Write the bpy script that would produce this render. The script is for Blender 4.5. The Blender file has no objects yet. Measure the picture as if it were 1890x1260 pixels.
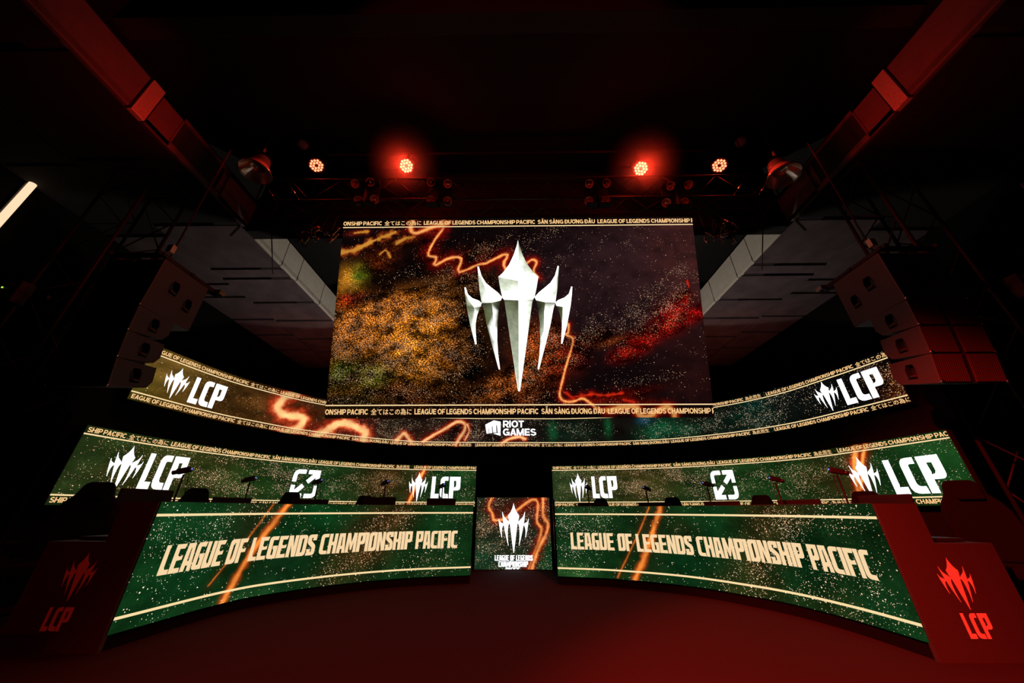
import bpy, bmesh, math, random
import numpy as np
from mathutils import Vector, Matrix
from mathutils.geometry import tessellate_polygon
random.seed(4)
SC = bpy.context.scene
COL = SC.collection
PI = math.pi

# ------------------------------------------------------------------ camera, world, lamps, exposure
cam = bpy.data.cameras.new('camera')
cam.lens = 11.99; cam.sensor_width = 36; cam.clip_start = .05; cam.clip_end = 100
cam_o = bpy.data.objects.new('camera', cam); COL.objects.link(cam_o)
cam_o.location = (0, 0, 1.12)
cam_o.rotation_euler = (math.radians(90+26.267), 0, math.radians(.718))
SC.camera = cam_o
world = bpy.data.worlds.new('world'); SC.world = world; world.use_nodes = True
world.node_tree.nodes['Background'].inputs[0].default_value = (.004, .0012, .0012, 1)
world.node_tree.nodes['Background'].inputs[1].default_value = .25
SC.view_settings.view_transform = 'Standard'; SC.view_settings.look = 'None'
SC.view_settings.exposure = 0; SC.view_settings.gamma = 1; SC.view_settings.use_curve_mapping = False
SC.cycles.max_bounces = 5; SC.cycles.diffuse_bounces = 3; SC.cycles.glossy_bounces = 3
SC.cycles.sample_clamp_indirect = 4

def spot(name, loc, aim, power, angle, color=(1, .035, .012), blend=.6, size=.12):
    l = bpy.data.lights.new(name, 'SPOT'); l.energy = power; l.color = color
    l.spot_size = math.radians(angle); l.spot_blend = blend; l.shadow_soft_size = size
    o = bpy.data.objects.new(name, l); COL.objects.link(o); o.location = loc
    o.rotation_euler = (Vector(aim)-Vector(loc)).to_track_quat('-Z', 'Y').to_euler()
    return o
# front-of-house red wash from the lighting bar over the audience (behind the camera)
spot('red_wash_light', (-4.6, -2.2, 6.6), (3.7, 2.9, 0), 15000, 36, (1, .026, .014))
spot('red_wash_light', (2.5, -2.6, 6.6), (.9, 2.2, 0), 4300, 54, (1, .026, .012))
spot('red_wash_light', (0.5, -2.6, 6.6), (-1.6, 4.0, 0), 600, 50, (1, .026, .012))
# work lights behind the ribbon screens, throwing up onto the soffits
for sg in (-1, 1):
    spot('backstage_light', (sg*6.9, 7.9, 2.9), (sg*7.7, 9.2, 7.0), 56, 84, (1, .80, .80), .9, .2)
    spot('backstage_light', (sg*6.3, 11.2, 2.9), (sg*7.4, 11.9, 7.0), 110, 80, (1, .18, .08), .8, .25)
    spot('backstage_light', (sg*2.4, 9.5, 3.5), (sg*6.5, 8.35, 7.25), 400, 50, (1, .90, .78), .15, .05)
    spot('red_wash_light', (sg*4.3, 3.85, 6.2), (sg*6.4, 3.15, 7.4), 100, 66, (1, .010, .005), 1.0, .05)  # added red spots without fixtures, in front of the screens, to redden the ducts
spot('red_wash_light', (0, -2.6, 6.6), (0, 4.8, 7.0), 260, 60, (1, .05, .02), .3)  # extra red fill, no fixture, added to brighten the lamps on the truss

# ------------------------------------------------------------------ surfaces of the screens
CAM_H = 1.12
def smooth_curve(pts, n=600):
    """Catmull-Rom through plan points, resampled evenly by arc length -> (xy array, length)."""
    P = np.array(pts, float)
    P = np.vstack([2*P[0]-P[1], P, 2*P[-1]-P[-2]])
    out = []
    for i in range(1, len(P)-2):
        t = np.linspace(0, 1, 60, endpoint=False)[:, None]
        a, b, c, d = P[i-1], P[i], P[i+1], P[i+2]
        out.append(0.5*((2*b)+(c-a)*t+(2*a-5*b+4*c-d)*t**2+(3*b-a-3*c+d)*t**3))
    out.append(P[-2][None])
    Q = np.vstack(out)
    L = np.concatenate([[0], np.cumsum(np.hypot(*np.diff(Q, axis=0).T))])
    s = np.linspace(0, L[-1], n)
    return np.stack([np.interp(s, L, Q[:, 0]), np.interp(s, L, Q[:, 1])], 1), L[-1]

class Curved:
    """A vertical screen that follows a plan curve; s runs left to right along it, t upwards."""
    def __init__(self, pts, z0, z1):
        self.P, self.L = smooth_curve(pts)
        self.z0, self.H = z0, z1-z0
        d = np.gradient(self.P, axis=0)
        d /= np.hypot(*d.T)[:, None]
        self.N = np.stack([d[:, 1], -d[:, 0]], 1)      # towards the stage
        self.S = np.linspace(0, self.L, len(self.P))
    def xyz(self, s, t, off=0.0):
        s = np.asarray(s, float); t = np.asarray(t, float)
        x = np.interp(s, self.S, self.P[:, 0]) + off*np.interp(s, self.S, self.N[:, 0])
        y = np.interp(s, self.S, self.P[:, 1]) + off*np.interp(s, self.S, self.N[:, 1])
        # straight on past the ends
        lo = np.minimum(s, 0); hi = np.maximum(s-self.L, 0)
        d0 = (-self.N[0, 1], self.N[0, 0]); d1 = (-self.N[-1, 1], self.N[-1, 0])
        x = x+lo*d0[0]+hi*d1[0]; y = y+lo*d0[1]+hi*d1[1]
        return np.stack([x, y, self.z0+t+0*s], -1)

class Flat:
    """A flat screen: bottom-left corner, unit right and unit up vectors."""
    def __init__(self, o, r, u, L, H):
        self.o, self.r, self.u = (np.array(v, float) for v in (o, r, u))
        self.L, self.H = L, H
        self.n = np.cross(self.r, self.u)
    def xyz(self, s, t, off=0.0):
        s = np.asarray(s, float)[..., None]; t = np.asarray(t, float)[..., None]
        return self.o+s*self.r+t*self.u+off*self.n

LOW_PTS = [(-5.33, 4.2), (-5.25, 5.2), (-4.82, 6.52), (-4.25, 7.3), (-3.22, 8.15), (-2.1, 8.52), (-.97, 8.67), (-.06, 8.72),
           (.85, 8.69), (2.2, 8.5), (3.6, 8.06), (4.6, 7.4), (5.28, 6.65), (5.5, 5.8), (5.66, 4.62)]
_low, _lowlen = smooth_curve(LOW_PTS, 1200)
_iL = int(np.argmin(np.hypot(_low[:, 0]+.97, _low[:, 1]-8.67)))
_iR = int(np.argmin(np.hypot(_low[:, 0]-.85, _low[:, 1]-8.69)))
def _sub(a):
    return [tuple(p) for p in a[np.linspace(0, len(a)-1, 16).astype(int)]]
S_lowL = Curved(_sub(_low[:_iL+1]), 1.17, 2.07)
S_lowR = Curved(_sub(_low[_iR:]), 1.17, 2.07)
S_up = Curved([(-5.46, 4.58), (-5.3, 5.6), (-5.05, 6.3), (-4.35, 7.4), (-2.8, 8.5), (-1.4, 8.74), (0, 8.79), (1.6, 8.79), (3.4, 8.45),
               (4.6, 7.72), (5.32, 6.8), (5.6, 5.8), (5.76, 4.92)], 2.52, 3.36)
S_deskL = Curved([(-3.64, 3.82), (-3.54, 4.9), (-3.3, 5.5), (-2.64, 6.2), (-1.8, 6.7), (-.8, 6.98)], .12, 1.195)
S_deskR = Curved([(.69, 6.9), (1.6, 6.66), (2.5, 6.12), (3.05, 5.42), (3.3, 4.9), (3.42, 4.3), (3.45, 3.72)], .12, 1.175)
_a = math.atan2(6.8-5.64, 4.19)
S_main = Flat((-3.86, 6.8, 2.771), (1, 0, 0), (0, -math.sin(_a), math.cos(_a)), 7.80, 4.348)
S_door = Flat((-.89, 8.45, .01), (1, 0, 0), (0, 0, 1), 1.62, 1.36)
S_endL = Flat((-4.62, 3.80, 0), (1, 0, 0), (0, 0, 1), .98, 1.19)
S_endR = Flat((3.45, 3.70, 0), (1, 0, 0), (0, 0, 1), .95, 1.18)

# ------------------------------------------------------------------ small helpers
def lin(c):
    c = np.asarray(c, float)/255
    return np.where(c <= .04045, c/12.92, ((c+.055)/1.055)**2.4)

ORG = {}
def thing(name, label, cat, loc=(0, 0, 0), group=None, rotz=0.0, kind=None):
    o = bpy.data.objects.new(name, None); COL.objects.link(o); o.empty_display_size = .1
    o.location = loc; o.rotation_euler = (0, 0, rotz)
    if kind: o['kind'] = kind
    if label: o['label'] = label
    if cat: o['category'] = cat
    if group: o['group'] = group
    ORG[o.name] = np.array(loc, float)
    return o
def tag(o, label, cat, group=None):
    o['label'] = label; o['category'] = cat
    if group: o['group'] = group
    return o
def dup(root, loc, rotz=0.0, label=None, scale=None):
    r = root.copy(); COL.objects.link(r); r.location = loc; r.rotation_euler = (0, 0, rotz)
    if scale: r.scale = scale
    if label: r['label'] = label
    for ch in list(root.children):
        c = ch.copy(); COL.objects.link(c); c.parent = r
        for g in list(ch.children):
            d = g.copy(); COL.objects.link(d); d.parent = c
    return r

class MB:
    """Collects boxes, tubes, prisms and lathes as plain vertex and face lists."""
    def __init__(self): self.v = []; self.f = []
    def add(self, v, f):
        n = len(self.v); self.v += [tuple(map(float, p)) for p in v]; self.f += [tuple(i+n for i in q) for q in f]
        return self
    def box(self, c, s, R=None):
        x, y, z = (d/2 for d in s)
        v = [Vector(p) for p in ((-x,-y,-z),(x,-y,-z),(x,y,-z),(-x,y,-z),(-x,-y,z),(x,-y,z),(x,y,z),(-x,y,z))]
        if R is not None: v = [R @ p for p in v]
        return self.add([p+Vector(c) for p in v], [(0,3,2,1),(4,5,6,7),(0,1,5,4),(1,2,6,5),(2,3,7,6),(3,0,4,7)])
    def tube(self, path, r, n=8, closed=False):
        P = [Vector(p) for p in path]; m = len(P); rings = []
        up = None
        for i, p in enumerate(P):
            a = P[(i-1) % m] if closed or i > 0 else p
            b = P[(i+1) % m] if closed or i < m-1 else p
            t = (b-a).normalized()
            if up is None:
                up = Vector((0, 0, 1)) if abs(t.z) < .9 else Vector((1, 0, 0))
            u = (up-t*up.dot(t)).normalized(); w = t.cross(u); up = u
            rr = r[i] if isinstance(r, (list, tuple)) else r
            rings.append([p+(u*math.cos(2*PI*k/n)+w*math.sin(2*PI*k/n))*rr for k in range(n)])
        v = [q for ring in rings for q in ring]; f = []
        for i in range(m if closed else m-1):
            j = (i+1) % m
            f += [(i*n+k, i*n+(k+1) % n, j*n+(k+1) % n, j*n+k) for k in range(n)]
        if not closed: f += [tuple(reversed(range(n))), tuple((m-1)*n+k for k in range(n))]
        return self.add(v, f)
    def lathe(self, prof, o=(0, 0, 0), axis=(0, 0, 1), n=24):
        q = Vector(axis).normalized().to_track_quat('Z', 'Y'); v = []; f = []
        for r, z in prof:
            v += [q @ Vector((r*math.cos(2*PI*k/n), r*math.sin(2*PI*k/n), z))+Vector(o) for k in range(n)]
        for i in range(len(prof)-1):
            f += [(i*n+k, i*n+(k+1) % n, (i+1)*n+(k+1) % n, (i+1)*n+k) for k in range(n)]
        return self.add(v, f)
    def prism(self, poly, fn, d0, d1):
        """poly: 2-D outline; fn(a, b, d) -> point; extruded from depth d0 to d1."""
        n = len(poly)
        v = [fn(a, b, d0) for a, b in poly]+[fn(a, b, d1) for a, b in poly]
        f = [tuple(range(n)), tuple(reversed(range(n, 2*n)))]+[(i, i+n, (i+1) % n+n, (i+1) % n) for i in range(n)]
        return self.add(v, f)
    def build(self, name, mat, parent=None, smooth=False, world=False, bevel=0, recalc=True):
        v = np.array(self.v, float)
        if world and parent is not None: v = v-ORG.get(parent.name, 0)
        me = bpy.data.meshes.new(name); me.from_pydata(v.tolist(), [], self.f)
        if recalc:
            bm = bmesh.new(); bm.from_mesh(me); bmesh.ops.recalc_face_normals(bm, faces=bm.faces); bm.to_mesh(me); bm.free()
        if smooth: me.polygons.foreach_set('use_smooth', [True]*len(me.polygons))
        me.materials.append(mat)
        o = bpy.data.objects.new(name, me); COL.objects.link(o)
        if parent is not None:
            o.parent = parent; ORG[o.name] = ORG.get(parent.name, np.zeros(3))
        if bevel:
            b = o.modifiers.new('edge', 'BEVEL'); b.width = bevel; b.segments = 2; b.limit_method = 'ANGLE'
        return o

# ------------------------------------------------------------------ materials
def mat(name, color, rough=.6, metal=0.0, bump=0.0, scale=40, var=.15, spec=.5):
    m = bpy.data.materials.new(name); m.use_nodes = True; nt = m.node_tree
    b = nt.nodes['Principled BSDF']; b.inputs['Roughness'].default_value = rough; b.inputs['Metallic'].default_value = metal
    b.inputs['Specular IOR Level'].default_value = spec
    tc = nt.nodes.new('ShaderNodeTexCoord'); nz = nt.nodes.new('ShaderNodeTexNoise')
    nz.inputs['Scale'].default_value = scale; nz.inputs['Detail'].default_value = 4
    nt.links.new(tc.outputs['Object'], nz.inputs['Vector'])
    mx = nt.nodes.new('ShaderNodeMix'); mx.data_type = 'RGBA'
    c = np.array(color, float)
    mx.inputs[6].default_value = (*np.clip(c*(1-var), 0, 1), 1); mx.inputs[7].default_value = (*np.clip(c*(1+var), 0, 1), 1)
    nt.links.new(nz.outputs[0], mx.inputs[0]); nt.links.new(mx.outputs[2], b.inputs['Base Color'])
    if bump:
        bp = nt.nodes.new('ShaderNodeBump'); bp.inputs['Strength'].default_value = bump; bp.inputs['Distance'].default_value = .01
        nt.links.new(nz.outputs[0], bp.inputs['Height']); nt.links.new(bp.outputs[0], b.inputs['Normal'])
    return m
def glow(name, color, strength=1.0, sample=False):
    m = bpy.data.materials.new(name); m.use_nodes = True; nt = m.node_tree
    nt.nodes.remove(nt.nodes['Principled BSDF']); e = nt.nodes.new('ShaderNodeEmission')
    e.inputs[0].default_value = (*color, 1); e.inputs[1].default_value = strength
    nt.links.new(e.outputs[0], nt.nodes['Material Output'].inputs[0])
    m.cycles.emission_sampling = 'AUTO' if sample else 'NONE'
    return m

M_black = mat('black_paint', (.010, .009, .009), .7, spec=.25)
M_soft = mat('black_fabric', (.006, .006, .006), 1.0, bump=.3, scale=200, spec=.1)
M_drape = mat('black_drape', (.004, .0032, .0032), 1.0, spec=.1)
M_floor = mat('dark_carpet', (.026, .0175, .019), 1.0, bump=.25, scale=260, var=.3, spec=.06)
M_riser = mat('black_riser', (.012, .011, .011), .7)
M_wallpanel = mat('black_wall_panel', (.006, .005, .005), .9, spec=.1)
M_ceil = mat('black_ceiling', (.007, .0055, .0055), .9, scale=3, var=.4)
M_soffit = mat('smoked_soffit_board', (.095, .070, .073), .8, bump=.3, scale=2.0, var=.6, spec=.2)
M_joint = mat('soffit_joint', (.015, .012, .012), .8)
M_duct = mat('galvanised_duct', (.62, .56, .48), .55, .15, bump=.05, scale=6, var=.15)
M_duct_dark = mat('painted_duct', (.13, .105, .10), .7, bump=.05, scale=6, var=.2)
M_tape = mat('foil_tape', (.62, .56, .48), .4, .3, bump=.4, scale=30, var=.4)
M_alu = mat('brushed_aluminium', (.42, .38, .36), .35, .9)
M_chrome = mat('chrome', (.75, .7, .68), .15, 1.0)
M_steel = mat('dark_steel', (.03, .028, .027), .45, .5)
M_speaker = mat('speaker_paint', (.040, .050, .056), .75, bump=.25, scale=180)
M_grille = mat('speaker_grille', (.09, .06, .05), .55, .4, bump=.3, scale=300)
M_spkdark = mat('speaker_recess', (.012, .011, .01), .5)
M_panel = mat('desk_end_laminate', (.038, .030, .030), .55)
M_vinyl = mat('pale_vinyl', (.62, .60, .56), .6)
M_screenback = mat('led_cabinet', (.012, .012, .012), .5)
M_reflector = mat('lamp_reflector', (.88, .76, .72), .2, .8)
M_bell = mat('lamp_bell', (.75, .55, .5), .4, .2)
M_amber = mat('blinder_bulb', (.75, .42, .30), .3, .15)
M_white = mat('white_plastic', (.75, .72, .72), .5)
M_red = glow('red_led', (1, .17, .075), 4.2)
M_redhot = glow('bright_red_led', (1, .21, .09), 8.0)
M_redsmall = glow('red_indicator', (1, .05, .02), 2.0)
M_tube = glow('warm_tube', (1, .66, .42), 1.15, True)
M_green = glow('green_indicator', (.5, 1, .1), 1.5)
M_blue = glow('blue_indicator', (.12, .2, 1), 1.4)
M_gold = glow('gold_print', tuple(lin((255, 222, 165))), 1.0)
M_goldtext = glow('gold_ticker_print', tuple(lin((255, 205, 140))), 1.0)
M_orange_edge = glow('orange_print', tuple(lin((196, 92, 34))), 1.0)
M_cream = glow('cream_print', tuple(lin((248, 214, 165))), 1.0)
M_logo = glow('white_print', (1, 1, 1.05), 1.5)
M_halo = glow('dark_print', tuple(lin((20, 34, 32))), 1.0)

def display_material(name, rot=.5, stretch=1.6, k=34, gain=1.0, cloud=.5):
    """LED picture: painted colours, cloudy variation, grainy dust and bright sparks, all on the screen's own metres."""
    m = bpy.data.materials.new(name); m.use_nodes = True; nt = m.node_tree; N = nt.nodes.new; L = nt.links.new
    nt.nodes.remove(nt.nodes['Principled BSDF'])
    uv = N('ShaderNodeUVMap'); uv.uv_map = 'UVMap'
    mp = N('ShaderNodeMapping'); mp.inputs['Rotation'].default_value = (0, 0, -rot); mp.inputs['Scale'].default_value = (1/stretch, 1, 1)
    L(uv.outputs[0], mp.inputs[0])
    sm = N('ShaderNodeMapping'); sm.inputs['Rotation'].default_value = (0, 0, -rot); sm.inputs['Scale'].default_value = (1/(1+(stretch-1)*.6), 1, 1)
    L(uv.outputs[0], sm.inputs[0])
    a = N('ShaderNodeVertexColor'); a.layer_name = 'paint'
    b = N('ShaderNodeVertexColor'); b.layer_name = 'fx'
    sp = N('ShaderNodeSeparateColor'); L(b.outputs[0], sp.inputs[0])
    def math_(op, x, y=None, clamp=False):
        n = N('ShaderNodeMath'); n.operation = op; n.use_clamp = clamp
        for i, q in enumerate((x, y)):
            if q is None: continue
            if isinstance(q, (int, float)): n.inputs[i].default_value = q
            else: L(q, n.inputs[i])
        return n.outputs[0]
    def noise(scale, detail, rough, vec):
        n = N('ShaderNodeTexNoise'); n.noise_dimensions = '2D'; n.inputs['Scale'].default_value = scale
        n.inputs['Detail'].default_value = detail; n.inputs['Roughness'].default_value = rough; L(vec, n.inputs['Vector'])
        return n.outputs[0]
    c1 = math_('MULTIPLY_ADD', noise(2.6, 6, .62, mp.outputs[0]), 5*cloud); c1.node.inputs[2].default_value = 1-2.5*cloud
    c1 = math_('MAXIMUM', math_('MINIMUM', c1, 2.2), .12)
    g = math_('MULTIPLY', math_('SUBTRACT', noise(44, 4, .8, mp.outputs[0]), .50), 18, False)
    g = math_('MAXIMUM', math_('MINIMUM', g, 3.4), .04)
    g2 = math_('MULTIPLY', math_('SUBTRACT', noise(4.5, 5, .6, mp.outputs[0]), .36), 4.5, False)
    g = math_('MULTIPLY', g, math_('MAXIMUM', math_('MINIMUM', g2, 1.5), .1))
    mixg = math_('ADD', math_('MULTIPLY', g, sp.outputs[1]), math_('SUBTRACT', 1, sp.outputs[1]))
    base = N('ShaderNodeVectorMath'); base.operation = 'SCALE'; L(a.outputs[0], base.inputs[0]); L(math_('MULTIPLY', c1, mixg), base.inputs[3])
    clump = math_('MULTIPLY', math_('SUBTRACT', noise(3.0, 4, .6, mp.outputs[0]), .36), 7.5, False)
    clump = math_('MAXIMUM', math_('MINIMUM', clump, 2.0), .08)
    total = base.outputs[0]
    for kk, rad, amp, dens in ((k, .22, 1.3, .30), (k*1.9, .28, 1.0, .55)):
        vo = N('ShaderNodeTexVoronoi'); vo.voronoi_dimensions = '2D'; vo.inputs['Scale'].default_value = kk; vo.inputs['Randomness'].default_value = .95
        L(sm.outputs[0], vo.inputs['Vector'])
        rn = N('ShaderNodeSeparateColor'); L(vo.outputs['Color'], rn.inputs[0])
        radius = math_('MULTIPLY_ADD', rn.outputs[1], rad*.9); radius.node.inputs[2].default_value = rad*.35
        dot = math_('MULTIPLY', math_('SUBTRACT', radius, vo.outputs['Distance']), 9, True)
        on = math_('LESS_THAN', rn.outputs[0], math_('MULTIPLY', math_('MULTIPLY', sp.outputs[0], clump), dens))
        s = math_('MULTIPLY', math_('MULTIPLY', dot, on), amp)
        cm = N('ShaderNodeMix'); cm.data_type = 'RGBA'
        cm.inputs[6].default_value = (1, .86, .62, 1); cm.inputs[7].default_value = (1, .30, .055, 1)
        L(math_('MULTIPLY', sp.outputs[2], math_('MULTIPLY_ADD', rn.outputs[2], .8), True), cm.inputs[0])
        cm.inputs[0].links[0].from_node.inputs[1].links[0].from_node.inputs[2].default_value = .45
        sc = N('ShaderNodeVectorMath'); sc.operation = 'SCALE'; L(cm.outputs[2], sc.inputs[0]); L(s, sc.inputs[3])
        ad = N('ShaderNodeVectorMath'); ad.operation = 'ADD'; L(total, ad.inputs[0]); L(sc.outputs[0], ad.inputs[1]); total = ad.outputs[0]
    e = N('ShaderNodeEmission'); L(total, e.inputs[0]); e.inputs[1].default_value = gain
    L(e.outputs[0], nt.nodes['Material Output'].inputs[0])
    return m

# ------------------------------------------------------------------ pictures on the screens
def value_noise(x, y, seed=0):
    """Smooth 2-D value noise in 0..1."""
    xi, yi = np.floor(x).astype(int), np.floor(y).astype(int); fx, fy = x-xi, y-yi
    fx = fx*fx*(3-2*fx); fy = fy*fy*(3-2*fy)
    h = lambda a, b: (np.sin(a*127.1+b*311.7+seed*17.3)*43758.5453) % 1.0
    return (h(xi, yi)*(1-fx)+h(xi+1, yi)*fx)*(1-fy)+(h(xi, yi+1)*(1-fx)+h(xi+1, yi+1)*fx)*fy
class Picture:
    def __init__(self, S, step):
        self.S = S; nx = int(S.L/step)+1; ny = int(S.H/step)+1
        self.s, self.t = np.meshgrid(np.linspace(0, S.L, nx), np.linspace(0, S.H, ny))
        self.c = np.zeros(self.s.shape+(3,)); self.fx = np.zeros(self.s.shape+(3,))
    def fill(self, rgb): self.c[:] = lin(rgb)
    def w(self, cx, cy, rx, ry, rot=0, p=1.0):
        a = math.radians(rot); x = self.s-cx; y = self.t-cy
        u = (x*math.cos(a)+y*math.sin(a))/rx; v = (-x*math.sin(a)+y*math.cos(a))/ry
        return np.exp(-(u*u+v*v)**p)
    def blob(self, cx, cy, rx, ry, rot, rgb, tex=0.0, spark=0.0, warm=None, p=1.0):
        w = self.w(cx, cy, rx, ry, rot, p)
        if rgb is not None:
            k = np.clip(w*(.35+1.0*value_noise(self.s*5+3, self.t*7+9, 1)+.35*value_noise(self.s*17, self.t*23, 2)), 0, 1)
            self.c = self.c*(1-k[..., None])+lin(rgb)*k[..., None]
        if tex: self.fx[..., 1] = np.maximum(self.fx[..., 1], tex*np.clip(w*9, 0, 1))
        if spark: self.fx[..., 0] = np.maximum(self.fx[..., 0], spark*w)
        if warm is not None: self.fx[..., 2] = self.fx[..., 2]*(1-w)+warm*w
    def dist(self, pts):
        d = np.full(self.s.shape, 1e9); along = np.zeros(self.s.shape); acc = 0
        for (x0, y0), (x1, y1) in zip(pts[:-1], pts[1:]):
            dx, dy = x1-x0, y1-y0; l2 = dx*dx+dy*dy+1e-12
            k = np.clip(((self.s-x0)*dx+(self.t-y0)*dy)/l2, 0, 1)
            q = np.hypot(self.s-x0-k*dx, self.t-y0-k*dy)
            along = np.where(q < d, acc+k*math.sqrt(l2), along); d = np.minimum(d, q); acc += math.sqrt(l2)
        return d, along
    def lava(self, pts, core, halo, c0=(255, 176, 96), c1=(214, 62, 22), c2=(122, 12, 6), amt=1.0, rough=.35):
        """A glowing stream: pale core, orange rim and a red bleed, with uneven banks."""
        pts = smooth_curve(pts, 90)[0] if len(pts) > 2 else np.array(pts)
        d, al = self.dist([tuple(p) for p in pts[::2]]+[tuple(pts[-1])])
        wob = 1+rough*1.6*((value_noise(self.s*11, self.t*11, 3)-.5)+.7*(value_noise(self.s*27, self.t*27, 5)-.5))
        d = d/np.maximum(wob, .4)
        for rad, col, a, pw in ((halo, c2, .8, 1), (core*1.25, c1, .95, 1.6), (core*.72, c0, 1.0, 2)):
            w = np.exp(-np.minimum((d/rad)**(2*pw), 50))*a*amt
            self.c = self.c*(1-w[..., None])+lin(col)*w[..., None]
        w = np.exp(-(d/core)**2); self.fx[..., 1] *= (1-w); self.fx[..., 0] *= (1-.7*w)
    def strip(self, lo, hi, k=.55):
        w = np.clip((self.t-(self.S.H-hi))*60+.5, 0, 1)+np.clip((lo-self.t)*60+.5, 0, 1)
        self.c *= (1-(1-k)*w)[..., None]; self.fx[..., 0] *= (1-.75*w); self.fx[..., 1] *= (1-.3*w)
    def build(self, name, mat, parent, off=0.0):
        ny, nx = self.s.shape
        P = self.S.xyz(self.s, self.t, off).reshape(-1, 3)-ORG[parent.name]
        me = bpy.data.meshes.new(name)
        i = np.arange(ny*nx).reshape(ny, nx)
        q = np.stack([i[:-1, :-1], i[:-1, 1:], i[1:, 1:], i[1:, :-1]], -1).reshape(-1, 4)
        me.vertices.add(len(P)); me.vertices.foreach_set('co', P.astype(np.float32).ravel())
        me.loops.add(q.size); me.loops.foreach_set('vertex_index', q.ravel().astype(np.int32))
        me.polygons.add(len(q)); me.polygons.foreach_set('loop_start', (np.arange(len(q))*4).astype(np.int32))
        me.update(); me.validate()
        for nm, arr in (('paint', self.c), ('fx', self.fx)):
            at = me.color_attributes.new(nm, 'FLOAT_COLOR', 'POINT')
            at.data.foreach_set('color', np.concatenate([arr.reshape(-1, 3), np.ones((ny*nx, 1))], 1).astype(np.float32).ravel())
        uv = me.uv_layers.new(name='UVMap')
        st = np.stack([self.s.ravel(), self.t.ravel()], 1)[q.ravel()]
        uv.data.foreach_set('uv', st.astype(np.float32).ravel())
        me.materials.append(mat)
        o = bpy.data.objects.new(name, me); COL.objects.link(o); o.parent = parent; ORG[o.name] = ORG[parent.name]
        return o

class Print:
    """Flat print on a screen or panel: 2-D pieces in screen metres, laid on the surface."""
    def __init__(self): self.v = []; self.f = []
    def tri(self, loops):
        pts = [p for l in loops for p in l]
        n = len(self.v); self.v += [tuple(p) for p in pts]
        self.f += [tuple(i+n for i in t) for t in tessellate_polygon([[Vector((x, y, 0)) for x, y in l] for l in loops])]
    def quad(self, a, b, c, d):
        n = len(self.v); self.v += [a, b, c, d]; self.f.append((n, n+1, n+2, n+3))
    def rect(self, s0, t0, s1, t1, seg=1):
        for i in range(seg):
            a, b = s0+(s1-s0)*i/seg, s0+(s1-s0)*(i+1)/seg
            self.quad((a, t0), (b, t0), (b, t1), (a, t1))
    def raw(self, v, f):
        n = len(self.v); self.v += v; self.f += [tuple(i+n for i in q) for q in f]
    def fit(self, x0, x1, s0, s1, t0, h):
        k = (s1-s0)/(x1-x0); self.v = [(s0+(x-x0)*k, t0+y*h) for x, y in self.v]; return self
    def clip(self, s0=None, s1=None, t0=None):
        bm = bmesh.new(); vs = [bm.verts.new((x, y, 0)) for x, y in self.v]
        for q in self.f:
            try: bm.faces.new([vs[i] for i in q])
            except ValueError: pass
        for val, co, no in ((s0, (s0, 0, 0), (-1, 0, 0)), (s1, (s1, 0, 0), (1, 0, 0)), (t0, (0, t0, 0), (0, -1, 0))):
            if val is None: continue
            bmesh.ops.bisect_plane(bm, geom=bm.verts[:]+bm.edges[:]+bm.faces[:], plane_co=co, plane_no=no, clear_outer=True)
        bm.verts.index_update()
        self.v = [(v.co.x, v.co.y) for v in bm.verts]; self.f = [tuple(v.index for v in q.verts) for q in bm.faces]; bm.free()
        return self
    def build(self, name, S, mat, parent, off=.003, colors=None):
        a = np.array(self.v, float); P = S.xyz(a[:, 0], a[:, 1], off)-ORG[parent.name]
        me = bpy.data.meshes.new(name); me.from_pydata(P.tolist(), [], self.f); me.materials.append(mat)
        if colors is not None:
            at = me.color_attributes.new('paint', 'FLOAT_COLOR', 'POINT')
            at.data.foreach_set('color', np.concatenate([np.array(colors, float), np.ones((len(colors), 1))], 1).astype(np.float32).ravel())
        o = bpy.data.objects.new(name, me); COL.objects.link(o); o.parent = parent; ORG[o.name] = ORG[parent.name]
        return o

# ------------------------------------------------------------------ lettering
def stroke(pts, w, closed=False):
    """Polyline of width w as mitred quads."""
    P = [np.array(p, float) for p in pts]; n = len(P); L = []; R = []
    for i in range(n):
        a = P[i-1] if (i > 0 or closed) else None; b = P[(i+1) % n] if (i < n-1 or closed) else None
        d0 = (P[i]-a)/np.linalg.norm(P[i]-a) if a is not None else None
        d1 = (b-P[i])/np.linalg.norm(b-P[i]) if b is not None else None
        if d0 is None: d0 = d1
        if d1 is None: d1 = d0
        m = d0+d1; m = m/np.linalg.norm(m); nn = np.array([-m[1], m[0]]); k = w/2/max(.45, float(np.dot(nn, [-d0[1], d0[0]])))
        L.append(tuple(P[i]+nn*k)); R.append(tuple(P[i]-nn*k))
    v = L+R; f = [(i, i+1, i+1+n, i+n) for i in range(n-1)]
    if closed: f.append((n-1, 0, n, 2*n-1))
    return v, f
def arc(cx, cy, rx, ry, a0, a1, n=12):
    return [(cx+rx*math.cos(math.radians(a0+(a1-a0)*i/n)), cy+ry*math.sin(math.radians(a0+(a1-a0)*i/n))) for i in range(n+1)]
WT = .2; HW = WT/2
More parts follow.
